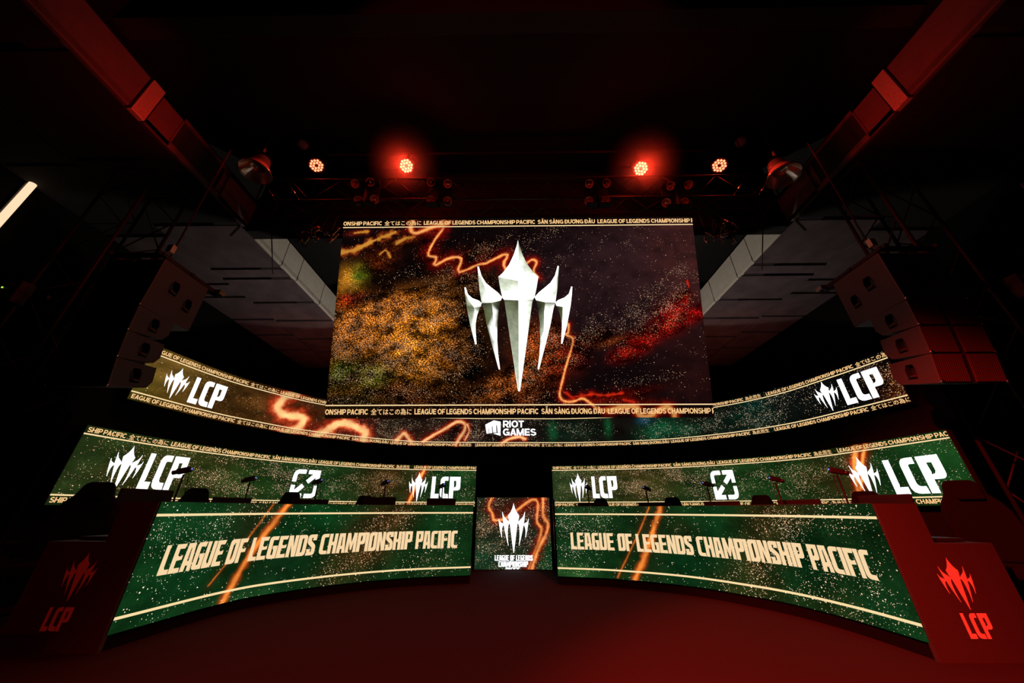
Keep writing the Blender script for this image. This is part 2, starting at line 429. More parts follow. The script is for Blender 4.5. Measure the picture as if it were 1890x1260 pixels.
def grotesk(ch):
    """Strokes of a bold wide sans letter of height 1 -> (list of (points, width, closed), advance)."""
    h = HW; T = 1-h; v = lambda x: [(x, 0), (x, 1)]
    if ch == ' ': return [], .26
    if ch == 'L': return [(v(h), WT, 0), ([(h, h), (.60, h)], WT, 0)], .64
    if ch == 'E': return [(v(h), WT, 0), ([(h, h), (.66, h)], WT, 0), ([(h, .5), (.61, .5)], .18, 0), ([(h, T), (.65, T)], WT, 0)], .73
    if ch == 'F': return [(v(h), WT, 0), ([(h, .46), (.58, .46)], .18, 0), ([(h, T), (.63, T)], WT, 0)], .68
    if ch == 'H': return [(v(h), WT, 0), (v(.68), WT, 0), ([(h, .5), (.68, .5)], .18, 0)], .86
    if ch == 'I': return [(v(h), WT, 0)], .29
    if ch == 'T': return [(v(.35), WT, 0), ([(0, T), (.7, T)], WT, 0)], .74
    if ch == 'A': return [([(.1, 0), (.385, 1)], WT, 0), ([(.67, 0), (.385, 1)], WT, 0), ([(.2, .27), (.57, .27)], .16, 0)], .81
    if ch == 'M': return [(v(h), WT*.95, 0), (v(.85), WT*.95, 0), ([(.12, 1), (.475, 0)], WT*.95, 0), ([(.83, 1), (.475, 0)], WT*.95, 0)], 1.04
    if ch == 'N': return [(v(h), WT, 0), (v(.69), WT, 0), ([(.12, 1), (.67, 0)], WT, 0)], .88
    if ch == 'U': return [([(h, 1), (h, .4)]+arc(.39, .38, .29, .28, 180, 360)+[(.68, 1)], WT, 0)], .87
    if ch == 'O': return [(arc(.44, .5, .34, .41, 0, 342, 19), WT, 1)], .94
    if ch == 'C': return [(arc(.44, .5, .34, .41, 42, 318, 16), WT, 0)], .87
    if ch == 'G': return [(arc(.44, .5, .34, .41, 42, 330, 16), WT, 0), ([(.78, 0), (.78, .45)], .16, 0), ([(.45, .45), (.84, .45)], .16, 0)], .93
    if ch == 'D': return [([(h, h), (h, T), (.33, T)]+arc(.35, .5, .33, .4, 80, -80, 10)+[(.33, h)], WT, 1)], .84
    if ch in 'PR':
        s = [(v(h), WT, 0), ([(h, T), (.42, T)]+arc(.44, .655, .2, .245, 80, -80, 8)+[(.42, .41), (h, .41)], .19, 0)]
        return (s, .76) if ch == 'P' else (s+[([(.36, .42), (.66, 0)], WT, 0)], .8)
    if ch == 'S':
        p = arc(.37, .71, .26, .2, 25, 180, 9)+arc(.37, .71, .26, .2, 200, 250, 3)+arc(.37, .29, .28, .2, 70, 0, 5)+arc(.37, .29, .28, .2, -20, -160, 9)
        return [(p, .18, 0)], .78
    if ch in 'ĐƯƠẴÀẦ':
        base = {'Đ': 'D', 'Ư': 'U', 'Ơ': 'O'}.get(ch, 'A'); s, a = grotesk(base); s = list(s)
        if ch == 'Đ': s.append(([(-.08, .5), (.36, .5)], .13, 0))
        if ch in 'ƯƠ': s.append(([(.66, .9), (.84, .98), (.88, 1.12)], .11, 0))
        if ch == 'À': s.append(([(.26, 1.3), (.44, 1.1)], .12, 0))
        if ch == 'Ầ': s += [([(.2, 1.08), (.385, 1.24), (.57, 1.08)], .1, 0), ([(.18, 1.42), (.32, 1.28)], .1, 0)]
        if ch == 'Ẵ': s += [(arc(.385, 1.22, .17, .14, 200, 340, 6), .1, 0), ([(.2, 1.32), (.3, 1.4), (.46, 1.32), (.57, 1.4)], .1, 0)]
        return s, a
    return [], .3
_cjk = {}
def cjk(text):
    """Outlines of a run of Chinese or Japanese characters from the built-in font, scaled to capital height."""
    if text not in _cjk:
        cu = bpy.data.curves.new('run', 'FONT'); cu.body = text; cu.resolution_u = 2; cu.offset = .012
        o = bpy.data.objects.new('run', cu); COL.objects.link(o)
        dg = bpy.context.evaluated_depsgraph_get(); me = bpy.data.meshes.new_from_object(o.evaluated_get(dg))
        v = [(p.co.x, p.co.y) for p in me.vertices]; f = [tuple(q.vertices) for q in me.polygons]
        bpy.data.objects.remove(o); bpy.data.curves.remove(cu); bpy.data.meshes.remove(me)
        a = np.array(v); k = 1.22/(a[:, 1].max()-a[:, 1].min()); a = (a-[a[:, 0].min(), a[:, 1].min()])*k-[0, .1]
        _cjk[text] = ([tuple(p) for p in a], f, float(a[:, 0].max())+.08)
    return _cjk[text]
def line_of_text(text, space=.26):
    """Runs in {} are Chinese or Japanese. Returns a Print with capital height 1 and its width."""
    P = Print(); x = 0; i = 0
    while i < len(text):
        if text[i] == '{':
            j = text.index('}', i); v, f, a = cjk(text[i+1:j]); P.raw([(p+x, q) for p, q in v], f); x += a; i = j+1; continue
        s, a = grotesk(text[i])
        for pts, w, cl in s:
            v, f = stroke(pts, w, cl); P.raw([(p+x, q) for p, q in v], f)
        x += a; i += 1
    return P, x
def ticker(S, text, s0, s1, t0, h, name, parent, clip=None, mat=None):
    P, w = line_of_text(text); P.fit(0, w, s0, s1, t0, h)
    if clip: P.clip(*clip)
    o = P.build(name, S, mat or M_goldtext, parent, .004); o['kind'] = 'stuff'; return o

def rounded(pts, n=5):
    out = []
    m = len(pts)
    for i, p in enumerate(pts):
        if len(p) == 2: out.append(p); continue
        a = np.array(pts[i-1][:2]); b = np.array(p[:2]); c = np.array(pts[(i+1) % m][:2]); r = p[2]
        d0 = (a-b)/np.linalg.norm(a-b); d1 = (c-b)/np.linalg.norm(c-b)
        for k in range(n+1):
            u = k/n; q = b+d0*r*(1-u)**2+d1*r*u**2; out.append((float(q[0]), float(q[1])))
    return out
DISPLAY = {   # condensed cut lettering, height 1: contours (outer first, then holes), advance
 'L': ([[(0,0),(0,1),(.19,1),(.175,.86),(.19,.24),(.235,.165),(.40,.165),(.41,0)]], .43),
 'E': ([[(0,0),(0,1),(.44,1),(.40,.83),(.185,.83),(.185,.61),(.26,.555),(.41,.60),(.41,.44),(.185,.42),(.185,.165),(.43,.165),(.45,0)]], .48),
 'A': ([[(0,0),(.05,1),(.39,1),(.48,0),(.30,0),(.29,.2),(.20,.2),(.185,0)],[(.205,.36),(.215,.80),(.25,.84),(.275,.36)]], .50),
 'G': ([rounded([(0,0,.16),(0,1,.16),(.44,1),(.42,.83),(.195,.83),(.195,.165),(.28,.165),(.28,.38),(.225,.46),(.225,.57),(.465,.57),(.465,0)])], .49),
 'U': ([rounded([(0,.12),(.0,1),(.18,1),(.18,.25),(.23,.165),(.285,.165),(.285,1),(.47,1),(.47,0,.17),(.02,0)])], .50),
 'O': ([rounded([(0,0),(0,1,.17),(.47,1),(.47,0,.17)]),[(.19,.165),(.19,.76),(.235,.835),(.285,.835),(.285,.24),(.24,.165)]], .50),
 'F': ([[(0,0),(0,1),(.43,1),(.40,.83),(.185,.83),(.185,.61),(.25,.555),(.40,.60),(.40,.43),(.185,.42),(.185,0)]], .45),
 'N': ([[(0,0),(0,1),(.21,1),(.315,.46),(.315,1),(.49,1),(.49,0),(.29,0),(.175,.56),(.175,0)]], .52),
 'D': ([rounded([(0,0),(0,1),(.47,1,.17),(.47,0,.17)]),[(.19,.165),(.19,.78),(.225,.835),(.285,.835),(.285,.22),(.245,.165)]], .50),
 'S': ([rounded([(.03,.165),(0,0),(.46,0,.16),(.46,.46,.1),(.20,.70),(.20,.835),(.28,.835),(.255,.71),(.46,.71),(.46,1),(0,1,.16),(0,.58,.1),(.27,.36),(.27,.165),(.205,.165),(.22,.30),(0,.30)])], .49),
 'C': ([rounded([(0,0,.2),(0,1,.18),(.42,1),(.40,.83),(.195,.83,.05),(.195,.17,.08),(.42,.17),(.44,0)])], .46),
 'H': ([[(0,0),(0,1),(.185,1),(.185,.62),(.24,.56),(.29,.62),(.29,1),(.475,1),(.475,0),(.29,0),(.29,.42),(.185,.42),(.185,0)]], .51),
 'M': ([[(0,0),(.02,1),(.205,1),(.305,.50),(.40,1),(.59,1),(.61,0),(.44,0),(.43,.52),(.345,.12),(.265,.12),(.18,.52),(.17,0)]], .64),
 'P': ([rounded([(0,0),(0,1),(.47,1),(.47,.38,.16),(.19,.38),(.19,0)]),[(.19,.55),(.19,.835),(.285,.835),(.285,.62),(.25,.55)]], .49),
 'I': ([[(0,0),(0,.86),(-.03,.93),(.0,1),(.185,1),(.185,0)]], .215),
 ' ': ([], .22)}
LOGO3 = {   # the three heavy letters of the short logo
 'L': ([[(0,0),(0,1),(.19,1),(.19,.25),(.17,.20),(.40,.20),(.40,0)]], .45),
 'C': ([rounded([(0,0,.24),(0,1,.22),(.40,1),(.40,.815),(.21,.815,.06),(.21,.195,.12),(.42,.195),(.44,0)])], .475),
 'P': ([rounded([(0,0),(0,1),(.56,1),(.56,.36,.17),(.215,.36),(.215,0)]),[(.215,.49),(.235,.55),(.215,.81),(.345,.81),(.345,.58),(.305,.51)]], .56)}
def display_text(text, font=None):
    P = Print(); x = 0
    for ch in text:
        g, a = (font or DISPLAY)[ch]
        if g: P.tri([[(p[0]+x, p[1]) for p in c] for c in g])
        x += a
    return P, x

# crest: five blades; right half in units of its height, mirrored
def crest_half():
    k = lambda x, y: ((x-493)/1176, (1228-y)/1176)
    centre_top = [k(493, 52), k(505, 105), k(530, 180), k(565, 255), k(610, 318), k(650, 357), k(636, 440), k(618, 520)]
    second = [k(655, 480), k(705, 440), k(745, 405), k(780, 350), k(805, 268), k(815, 270), k(806, 360), k(796, 460), k(778, 565)]
    third = [k(800, 545), k(850, 525), k(885, 495), k(905, 437), k(914, 440), k(908, 500), k(895, 590), k(862, 740), k(823, 880), k(812, 882)]
    inner3 = [k(820, 790), k(822, 730), k(812, 660), k(795, 615), k(775, 600)]
    second_b = [k(762, 612), k(735, 740), k(700, 870), k(643, 1070), k(633, 1068)]
    inner2 = [k(648, 960), k(656, 850), k(655, 720), k(645, 620), k(630, 575)]
    centre_b = [k(612, 556), k(600, 560), k(580, 690), k(545, 930), k(500, 1225), k(493, 1230)]
    return centre_top+second+third+inner3+second_b+inner2+centre_b
def crest_outline():
    r = crest_half(); return r+[(-x, y) for x, y in reversed(r[1:-1])]
def crest(S, cx, t0, h, w, name, mat, parent, off=.004, clip=None):
    P = Print(); o = crest_outline(); ww = max(x for x, y in o)*2
    P.tri([[(cx+x*w/ww, t0+y*h) for x, y in o]])
    return P.build(name, S, mat, parent, off)
def letters3(S, s0, s1, t0, h, name, mat, parent, off=.004):
    P, w = display_text('LCP', LOGO3); P.fit(0, w, s0, s1, t0, h); return P.build(name, S, mat, parent, off)

# ------------------------------------------------------------------ the setting
def struct(name, mb, m, **kw):
    o = mb.build(name, m, **kw); o['kind'] = 'structure'; return o
struct('floor', MB().box((0, 5, -.1), (24, 24, .2)), M_floor)
struct('ceiling', MB().box((0, 5, 9.2), (24, 24, .2)), M_ceil)
struct('wall_left', MB().box((-10.0, 5, 4.5), (.3, 24, 9.2)), M_drape)
struct('wall_right', MB().box((10.0, 5, 4.5), (.3, 24, 9.2)), M_drape)
struct('wall_far', MB().box((0, 14.8, 4.5), (20, .3, 9.2)), M_drape)
struct('wall_rear', MB().box((0, -6.8, 4.5), (20, .3, 9.2)), M_drape)

def riser(name, D, Lo):
    m = MB(); n = 16; top = []; 
    for i in range(n+1):
        u = i/n; a = D.xyz(D.L*u, 0, -.13); b = Lo.xyz(Lo.L*u+(-.5*(1-u) if D is S_deskL else .35*u), 0, .06)
        top.append(((a[0], a[1]), (b[0], b[1])))
    v = []
    for a, b in top: v += [(*a, 0), (*b, 0), (*a, .14), (*b, .14)]
    f = []
    for i in range(n):
        p, q = 4*i, 4*i+4
        f += [(p+2, p+3, q+3, q+2), (p, q, q+1, p+1), (p, p+2, q+2, q), (p+1, q+1, q+3, p+3)]
    f += [(0, 1, 3, 2), (4*n, 4*n+2, 4*n+3, 4*n+1)]
    m.add(v, f); struct(name, m, M_riser)
riser('floor_riser_left', S_deskL, S_lowL)
riser('floor_riser_right', S_deskR, S_lowR)

# black panelled wall that carries the ribbon screens, one panel at a time, with a doorway in the middle
wall = thing('wall_back', None, None, (0, 8.7, 0), kind='structure')
C_top = Curved([tuple(p) for p in S_up.xyz(np.linspace(-.5, S_up.L+.3, 34), 0, -.15)[:, :2]], 0, 3)
C_wall = Curved([tuple(p) for p in Curved(LOW_PTS, 0, 1).xyz(np.linspace(-.1, 15.9, 30), 0, -.16)[:, :2]], 0, 3.0)
def curved_box(m, C, s0, s1, z0, z1, o0, o1, seg=3):
    n = seg+1; v = []
    for i in range(n):
        s = s0+(s1-s0)*i/seg
        for o in (o0, o1):
            x, y, _ = C.xyz(s, 0, o); v += [(x, y, z0), (x, y, z1)]
    f = []
    for i in range(seg):
        a, b = 4*i, 4*i+4
        f += [(a, b, b+1, a+1), (a+2, a+3, b+3, b+2), (a+1, b+1, b+3, a+3), (a, a+2, b+2, b)]
    f += [(0, 1, 3, 2), (4*seg, 4*seg+2, 4*seg+3, 4*seg+1)]
    return m.add(v, f)
def s_at_x(C, x):
    P = C.P; ok = P[:, 1] > 7.9
    return float(C.S[np.argmin(np.where(ok, np.abs(P[:, 0]-x), 9))])
sl_, sr_ = s_at_x(C_wall, -1.0), s_at_x(C_wall, .9)
def panel_run(a, b, n, z0, z1, C_wall=C_wall):
    for i in range(n):
        w = (b-a)/n
        curved_box(MB(), C_wall, a+i*w+.006, a+(i+1)*w-.006, z0, z1, 0.0, -.05, 4).build('panel', M_wallpanel, wall, world=True)
panel_run(0, sl_, 7, 0.0, 2.20); panel_run(sr_, C_wall.L, 7, 0.0, 2.20)
panel_run(sl_, sr_, 2, 2.085, 2.20)
panel_run(0, C_top.L, 15, 2.21, 3.37, C_top)
curved_box(MB(), C_top, 0, C_top.L, 2.0, 3.36, -.055, -.09, 40).build('backing', M_drape, wall, world=True)
# dark passage behind the doorway
pm = MB().box((-1.06, 9.3, 1.05), (.06, 1.0, 2.1)).box((.96, 9.3, 1.05), (.06, 1.0, 2.1)).box((-.05, 9.82, 1.05), (2.1, .06, 2.1)).box((-.05, 9.3, 2.12), (2.1, 1.1, .05))
struct('wall_passage', pm, M_drape)

# soffits of boards left and right, ducts hung at their inner edge
def soffit(side, name):
    sg = -1 if side == 'left' else 1
    so = thing(name, None, None, (sg*8, 8, 7.0), kind='structure')
    MB().box((sg*8.1, 5, 7.12), (3.6, 22, .1)).build('backing', M_joint, so, world=True)
    MB().box((sg*6.66, 5, 7.022), (.56, 22, .008)).build('joint_strip', M_joint, so, world=True)
    cols = [(6.36, 8.33, [-4, -1.5, .9, 2.4, 4.1, 5.75, 7.36, 7.80, 9.05, 10.2, 11.6, 12.8, 14.6]), (8.37, 9.78, [-4, -1, 1.5, 4.2, 6.1, 8.05, 8.72, 10.1, 11.25, 12.6, 14.6])]
    for x0, x1, ys in cols:
        for a, b in zip(ys[:-1], ys[1:]):
            dz = random.uniform(-.008, .008)
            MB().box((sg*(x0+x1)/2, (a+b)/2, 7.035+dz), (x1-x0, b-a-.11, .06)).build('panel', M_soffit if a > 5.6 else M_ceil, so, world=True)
soffit('left', 'ceiling_soffit_left'); soffit('right', 'ceiling_soffit_right')
for i, y in enumerate((2.6, 6.05)):
    struct('ceiling_beam' if i == 0 else 'ceiling_beam_rear', MB().box((0, y, 8.55 if i == 0 else 8.0), (12.58, .28, 1.1 if i == 0 else 2.1)), M_ceil, bevel=.01)
# ------------------------------------------------------------------ air ducts
def duct(sg, label):
    t = thing('air_duct', label, 'duct', (sg*6.6, 6, 7.0), 'rectangular ducts along the ceiling')
    ys = [-4, -1.2, 1.0, 3.22, 3.46, 6.05, 7.25, 7.95, 9.2, 11.2, 13.2, 14.6]
    for i, (a, b) in enumerate(zip(ys[:-1], ys[1:])):
        if i == 4:
            # section with the grille: frame around an opening, louvres inside
            x = sg*6.3
            m = MB().box((sg*6.62, (a+b)/2, 7.43), (.56, b-a-.02, .78))
            m.box((x+sg*.01, a+.22, 7.43), (.05, .42, .80)).box((x+sg*.01, (a+b)/2, 7.79), (.05, b-a-.02, .08)).box((x+sg*.01, (a+b)/2, 7.07), (.05, b-a-.02, .10)).box((x+sg*.01, b-.5, 7.43), (.05, .98, .80))
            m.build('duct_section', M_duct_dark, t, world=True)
            g = MB().box((x+sg*.03, 4.4, 7.43), (.02, 1.05, .62)); 
            gr = g.build('grille', M_spkdark, t, world=True)
            lv = MB()
            for k in range(17): lv.box((x+sg*.012, 4.4, 7.145+k*.036), (.03, 1.04, .008), Matrix.Rotation(sg*.6, 3, 'Y'))
            lv.build('louvre', M_steel, gr, world=True)
            fr = MB()
            for yy, zz, sy, sz in ((3.88, 7.43, .03, .66), (4.92, 7.43, .03, .66), (4.4, 7.75, 1.07, .03), (4.4, 7.11, 1.07, .03)): fr.box((x-sg*.018, yy, zz), (.02, sy, sz))
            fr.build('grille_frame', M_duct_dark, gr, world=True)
        else:
            w = .60 if i != 3 else .63
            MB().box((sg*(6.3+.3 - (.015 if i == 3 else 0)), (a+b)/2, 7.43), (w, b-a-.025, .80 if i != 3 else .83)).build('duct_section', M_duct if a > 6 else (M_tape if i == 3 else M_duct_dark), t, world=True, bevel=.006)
        MB().box((sg*6.61, b, 7.43), (.56, .03, .74)).build('joint', M_joint, t, world=True)
    return t
duct(-1, 'grey rectangular air duct with dark grille along the ceiling, left of the big screen')
duct(1, 'grey rectangular air duct with dark grille along the ceiling, right of the big screen')

# ------------------------------------------------------------------ the big screen
LOL = 'LEAGUE OF LEGENDS CHAMPIONSHIP PACIFIC'
JP, VN, CN = '  {全てはこの為に}  ', '  SẴN SÀNG ĐƯƠNG ĐẦU  ', '  {為此而生}      '
big = thing('led_screen', 'huge hung rectangular LED screen showing a silver five-bladed crest over dark embers', 'screen', (0, 6.8, 2.77))
pm_ = Picture(S_main, .021)
pm_.fill((11, 5, 6))
pm_.fx[..., 0] = .025; pm_.fx[..., 2] = .6
U = 1/92.0
def blobs(pic, lst, u):
    for cx, cy, rx, ry, rot, rgb, tex, spark, warm in lst: pic.blob(cx, cy, rx*u, ry*u, rot, rgb, tex, spark, warm)
blobs(pm_, [(6.189, 3.095, 190, 110, 20, (42, 24, 27), 0, 0.0, None), (7.448, 3.46, 70, 160, 0, (58, 28, 27), 0, 0, None), (7.585, 0.861, 60, 80, 0, (34, 12, 12), 0, 0, None), (1.004, 1.457, 120, 70, 12, (120, 62, 14), 1, 0.75, 0.75), (0.32, 1.461, 60, 70, 0, (110, 54, 12), 1, 0.65, 0.75), (1.486, 1.978, 95, 42, 22, (212, 112, 32), 1, 0.8, 0.6), (0.834, 2.22, 60, 20, 24, (226, 120, 44), 1, 0.6, 0.7), (2.117, 2.034, 50, 32, 10, (205, 112, 34), 1, 0.75, 0.6), (1.805, 1.338, 46, 50, 60, (220, 126, 36), 1, 0.75, 0.6), (2.485, 1.278, 45, 45, 35, (130, 66, 18), 1, 0.7, 0.7), (0.482, 0.893, 70, 35, 0, (66, 46, 12), 1, 0.4, 0.7), (0.943, 0.724, 30, 28, 50, (84, 84, 22), 0.9, 0.3, 0.5), (0.201, 0.894, 28, 22, 40, (58, 62, 16), 0.9, 0.3, 0.5), (1.514, 0.502, 90, 22, 0, (70, 30, 10), 1, 0.45, 0.8), (0.418, 0.343, 60, 16, 0, (40, 26, 8), 1, 0.3, 0.7), (0.321, 2.795, 20, 30, -10, (200, 140, 40), 0.75, 0.1, 0.5), (0.158, 2.895, 13, 24, 0, (240, 146, 44), 0.5, 0, 0.5), (0.466, 3.042, 16, 16, 0, (96, 112, 24), 0.7, 0, 0.4), (0.229, 2.49, 20, 16, 0, (172, 44, 12), 0.8, 0, 0.9), (0.459, 2.549, 22, 18, 20, (90, 22, 8), 0.9, 0, 0.9), (0.891, 3.417, 26, 26, -60, (96, 34, 10), 0.9, 0.1, 0.9), (1.381, 3.836, 28, 10, 25, (90, 34, 12), 0.9, 0, 0.8), (1.933, 3.637, 16, 20, -40, (64, 10, 6), 0.9, 0, 0.9), (0.337, 4.042, 18, 5, 6, (120, 26, 14), 0.4, 0, 0.8), (3.013, 3.499, 30, 18, 20, (58, 18, 10), 1, 0.35, 0.8), (2.888, 2.568, 40, 30, 30, (46, 22, 8), 1, 0.4, 0.8), (3.611, 0.658, 50, 16, 22, (170, 82, 24), 1, 0.6, 0.75), (3.999, 0.766, 36, 22, 20, (150, 60, 18), 1, 0.65, 0.8), (3.413, 0.571, 24, 10, 0, (180, 80, 26), 1, 0.5, 0.8), (4.397, 1.324, 34, 40, 45, (176, 74, 24), 1, 0.75, 0.85), (4.516, 1.61, 26, 24, 0, (150, 52, 18), 1, 0.7, 0.85), (4.955, 1.265, 26, 22, 0, (120, 12, 8), 0.9, 0.5, 1), (4.67, 1.075, 30, 18, 30, (140, 40, 12), 0.9, 0.5, 0.9), (4.105, 0.384, 40, 12, 14, (80, 30, 10), 1, 0.4, 0.8), (5.415, 1.547, 34, 12, 18, (88, 30, 14), 1, 0.4, 0.8), (5.865, 1.545, 22, 6, 18, (140, 62, 26), 0.8, 0.3, 0.8), (6.426, 1.542, 34, 14, 28, (196, 26, 16), 0.95, 0.4, 1), (6.186, 1.315, 26, 10, 20, (176, 24, 16), 0.95, 0.3, 1), (7.145, 2.06, 30, 20, 40, (200, 22, 20), 0.9, 0.5, 1), (7.432, 2.45, 14, 10, 40, (150, 24, 16), 0.9, 0.4, 1), (7.626, 2.116, 22, 10, 30, (206, 18, 22), 0.9, 0.2, 1), (6.954, 1.827, 26, 12, 30, (150, 20, 14), 0.95, 0.4, 1), (5.742, 0.378, 60, 8, 12, (120, 20, 10), 0.8, 0, 1), (6.116, 0.269, 40, 8, 0, (130, 26, 12), 0.7, 0, 1)], U)
w_ = pm_.fx[..., 1:2]*np.clip((4.6-pm_.s[..., None])*2, 0, 1)
pm_.c *= 1+w_*np.array([.45, .62, .25])
blobs(pm_, [(2.966, 0.882, 34, 36, 0, (8, 5, 4), 0.6, 0.06, 0.5), (2.899, 2.028, 24, 40, 20, (12, 7, 4), 0.5, 0.22, 0.6), (3.046, 1.446, 18, 22, 0, (16, 9, 4), 0.6, 0.35, 0.7), (1.599, 3.133, 60, 22, 20, (10, 5, 4), 0.5, 0.12, 0.6), (0.899, 2.951, 26, 20, 0, (14, 6, 4), 0.6, 0.1, 0.6), (0.808, 2.583, 30, 10, 20, (40, 16, 6), 0.9, 0.2, 0.8)], U)
# drifts of sparks
blobs(pm_, [(7.1, 2.84, 70, 16, 40, None, 0, 0.42, 0.45), (6.477, 2.242, 60, 14, 32, None, 0, 0.4, 0.45), (5.668, 2.069, 50, 10, 22, None, 0, 0.26, 0.4), (7.171, 2.356, 60, 22, 42, None, 0, 0.62, 0.6), (6.686, 2.004, 40, 16, 35, None, 0, 0.6, 0.6), (6.1, 1.716, 90, 14, 25, None, 0, 0.45, 0.6), (5.308, 1.663, 60, 16, 20, None, 0, 0.36, 0.6), (4.447, 3.871, 60, 12, 30, None, 0, 0.36, 0.5), (4.145, 3.681, 40, 14, 20, None, 0, 0.38, 0.5), (4.913, 3.482, 30, 10, 30, None, 0, 0.2, 0.4), (5.817, 3.794, 26, 8, 50, None, 0, 0.26, 0.4), (6.42, 3.917, 26, 8, 50, None, 0, 0.24, 0.5), (3.249, 3.689, 50, 14, 25, None, 0, 0.4, 0.7), (2.495, 2.877, 60, 30, 30, None, 0, 0.45, 0.8), (1.847, 2.882, 40, 16, 30, None, 0, 0.3, 0.8), (6.478, 0.756, 70, 10, 10, None, 0, 0.2, 0.5), (3.065, 0.226, 220, 10, 0, None, 0, 0.3, 0.6), (3.612, 0.17, 60, 12, 0, None, 0, 0.35, 0.5)], U)
for pts, c, h in (([(0.013, 3.578), (0.309, 3.639), (0.598, 3.804), (0.833, 3.906), (1.187, 4.046)], .055, .10), ([(1.239, 3.785), (1.414, 3.9), (1.617, 3.951)], .05, .10), ([(0.276, 4.042), (0.577, 4.079)], .03, .06), ([(0.86, 3.519), (0.997, 3.62), (1.103, 3.466)], .03, .12)):
    pm_.lava(pts, c, h, c0=(196, 132, 48), c1=(158, 66, 20), c2=(70, 14, 5), rough=.9)
for pts, c, h in (([(4.991, 0.402), (5.365, 0.455), (5.692, 0.443), (6.021, 0.485)], .03, .08), ([(4.82, 0.522), (5.034, 0.37)], .02, .06), ([(6.012, 0.345), (6.248, 0.301)], .03, .06), ([(7.541, 2.861), (7.573, 2.715)], .02, .05)):
    pm_.lava(pts, c, h, c0=(206, 40, 16), c1=(150, 20, 10), c2=(70, 6, 5), rough=.9)
for pts, c, h in (
 ([(2.255, 4.379), (2.251, 4.141), (2.08, 3.868), (1.938, 3.509), (2.132, 3.444), (2.08, 3.254), (2.419, 3.428), (2.681, 3.413), (2.618, 3.099), (3.052, 3.271), (3.206, 3.295), (3.62, 3.507), (3.691, 3.455), (3.597, 3.292), (3.656, 3.141)], .030, .13),
 ([(1.558, 4.386), (1.524, 4.109), (1.674, 4.028), (1.971, 4.157), (2.344, 4.259)], .05, .12),
 ([(4.105, 3.287), (4.224, 3.374), (4.318, 3.311), (4.256, 3.111), (4.347, 2.961)], .026, .10),
 ([(4.967, 1.921), (4.961, 1.746), (4.902, 1.689), (5.046, 1.619), (5.016, 1.412), (4.904, 1.074), (4.805, 0.741), (4.741, 0.446), (4.836, 0.327), (5.01, 0.316), (5.198, 0.38), (5.357, 0.282), (5.493, 0.175), (5.697, 0.142)], .026, .07),
 ([(5.697, 0.142), (6.025, 0.205), (6.284, 0.194), (6.297, 0.077), (6.443, 0.013), (6.565, 0.055), (6.769, 0.171), (6.932, 0.192), (7.0, 0.106), (7.011, -0.01)], .055, .11)):
    pm_.lava(pts, c, h)
mat_main = display_material('big_screen_picture', rot=.5, stretch=1.5, k=40, gain=1.0, cloud=.2)
pm_.strip(.245, .165, .6)
pm_.build('display', mat_main, big)
cb = MB(); n_ = S_main.n
a = [S_main.xyz(s, t, -.004) for s, t in ((0, 0), (7.8, 0), (7.8, 4.348), (0, 4.348))]; b = [S_main.xyz(s, t, -.12) for s, t in ((.0, 0), (7.8, 0), (7.8, 4.348), (0, 4.348))]
cb.add(a+b, [(0,1,2,3),(7,6,5,4),(0,4,5,1),(1,5,6,2),(2,6,7,3),(3,7,4,0)]); cb.build('cabinet', M_screenback, big, world=True)
for tt in (4.165, .245):
    P = Print(); P.rect(0, tt, 7.8, tt+.022); P.build('gold_line', S_main, M_gold, big, .003)
MAIN_TXT = 'ONSHIP PACIFIC'+JP+LOL+VN+LOL[:-6]
ticker(S_main, MAIN_TXT, 0.0, 7.84, 4.225, .095, 'ticker_text', big, (0, 7.8))
ticker(S_main, MAIN_TXT, 0.0, 7.84, .075, .105, 'ticker_text', big, (0, 7.8))
# silver crest drawn as facets
def facet_mat():
    m = bpy.data.materials.new('silver_crest_print'); m.use_nodes = True; nt = m.node_tree
    nt.nodes.remove(nt.nodes['Principled BSDF'])
    a = nt.nodes.new('ShaderNodeVertexColor'); a.layer_name = 'paint'
    uv = nt.nodes.new('ShaderNodeTexCoord'); nz = nt.nodes.new('ShaderNodeTexNoise'); nz.inputs['Scale'].default_value = 7; nz.inputs['Detail'].default_value = 5
    nt.links.new(uv.outputs['Object'], nz.inputs['Vector'])
    mr = nt.nodes.new('ShaderNodeMapRange'); mr.inputs[1].default_value = .3; mr.inputs[2].default_value = .7; mr.inputs[3].default_value = .85; mr.inputs[4].default_value = 1.5
    nt.links.new(nz.outputs[0], mr.inputs[0])
    v = nt.nodes.new('ShaderNodeVectorMath'); v.operation = 'SCALE'; nt.links.new(a.outputs[0], v.inputs[0]); nt.links.new(mr.outputs[0], v.inputs[3])
    e = nt.nodes.new('ShaderNodeEmission'); nt.links.new(v.outputs[0], e.inputs[0]); nt.links.new(e.outputs[0], nt.nodes['Material Output'].inputs[0])
    m.cycles.emission_sampling = 'NONE'
    return m
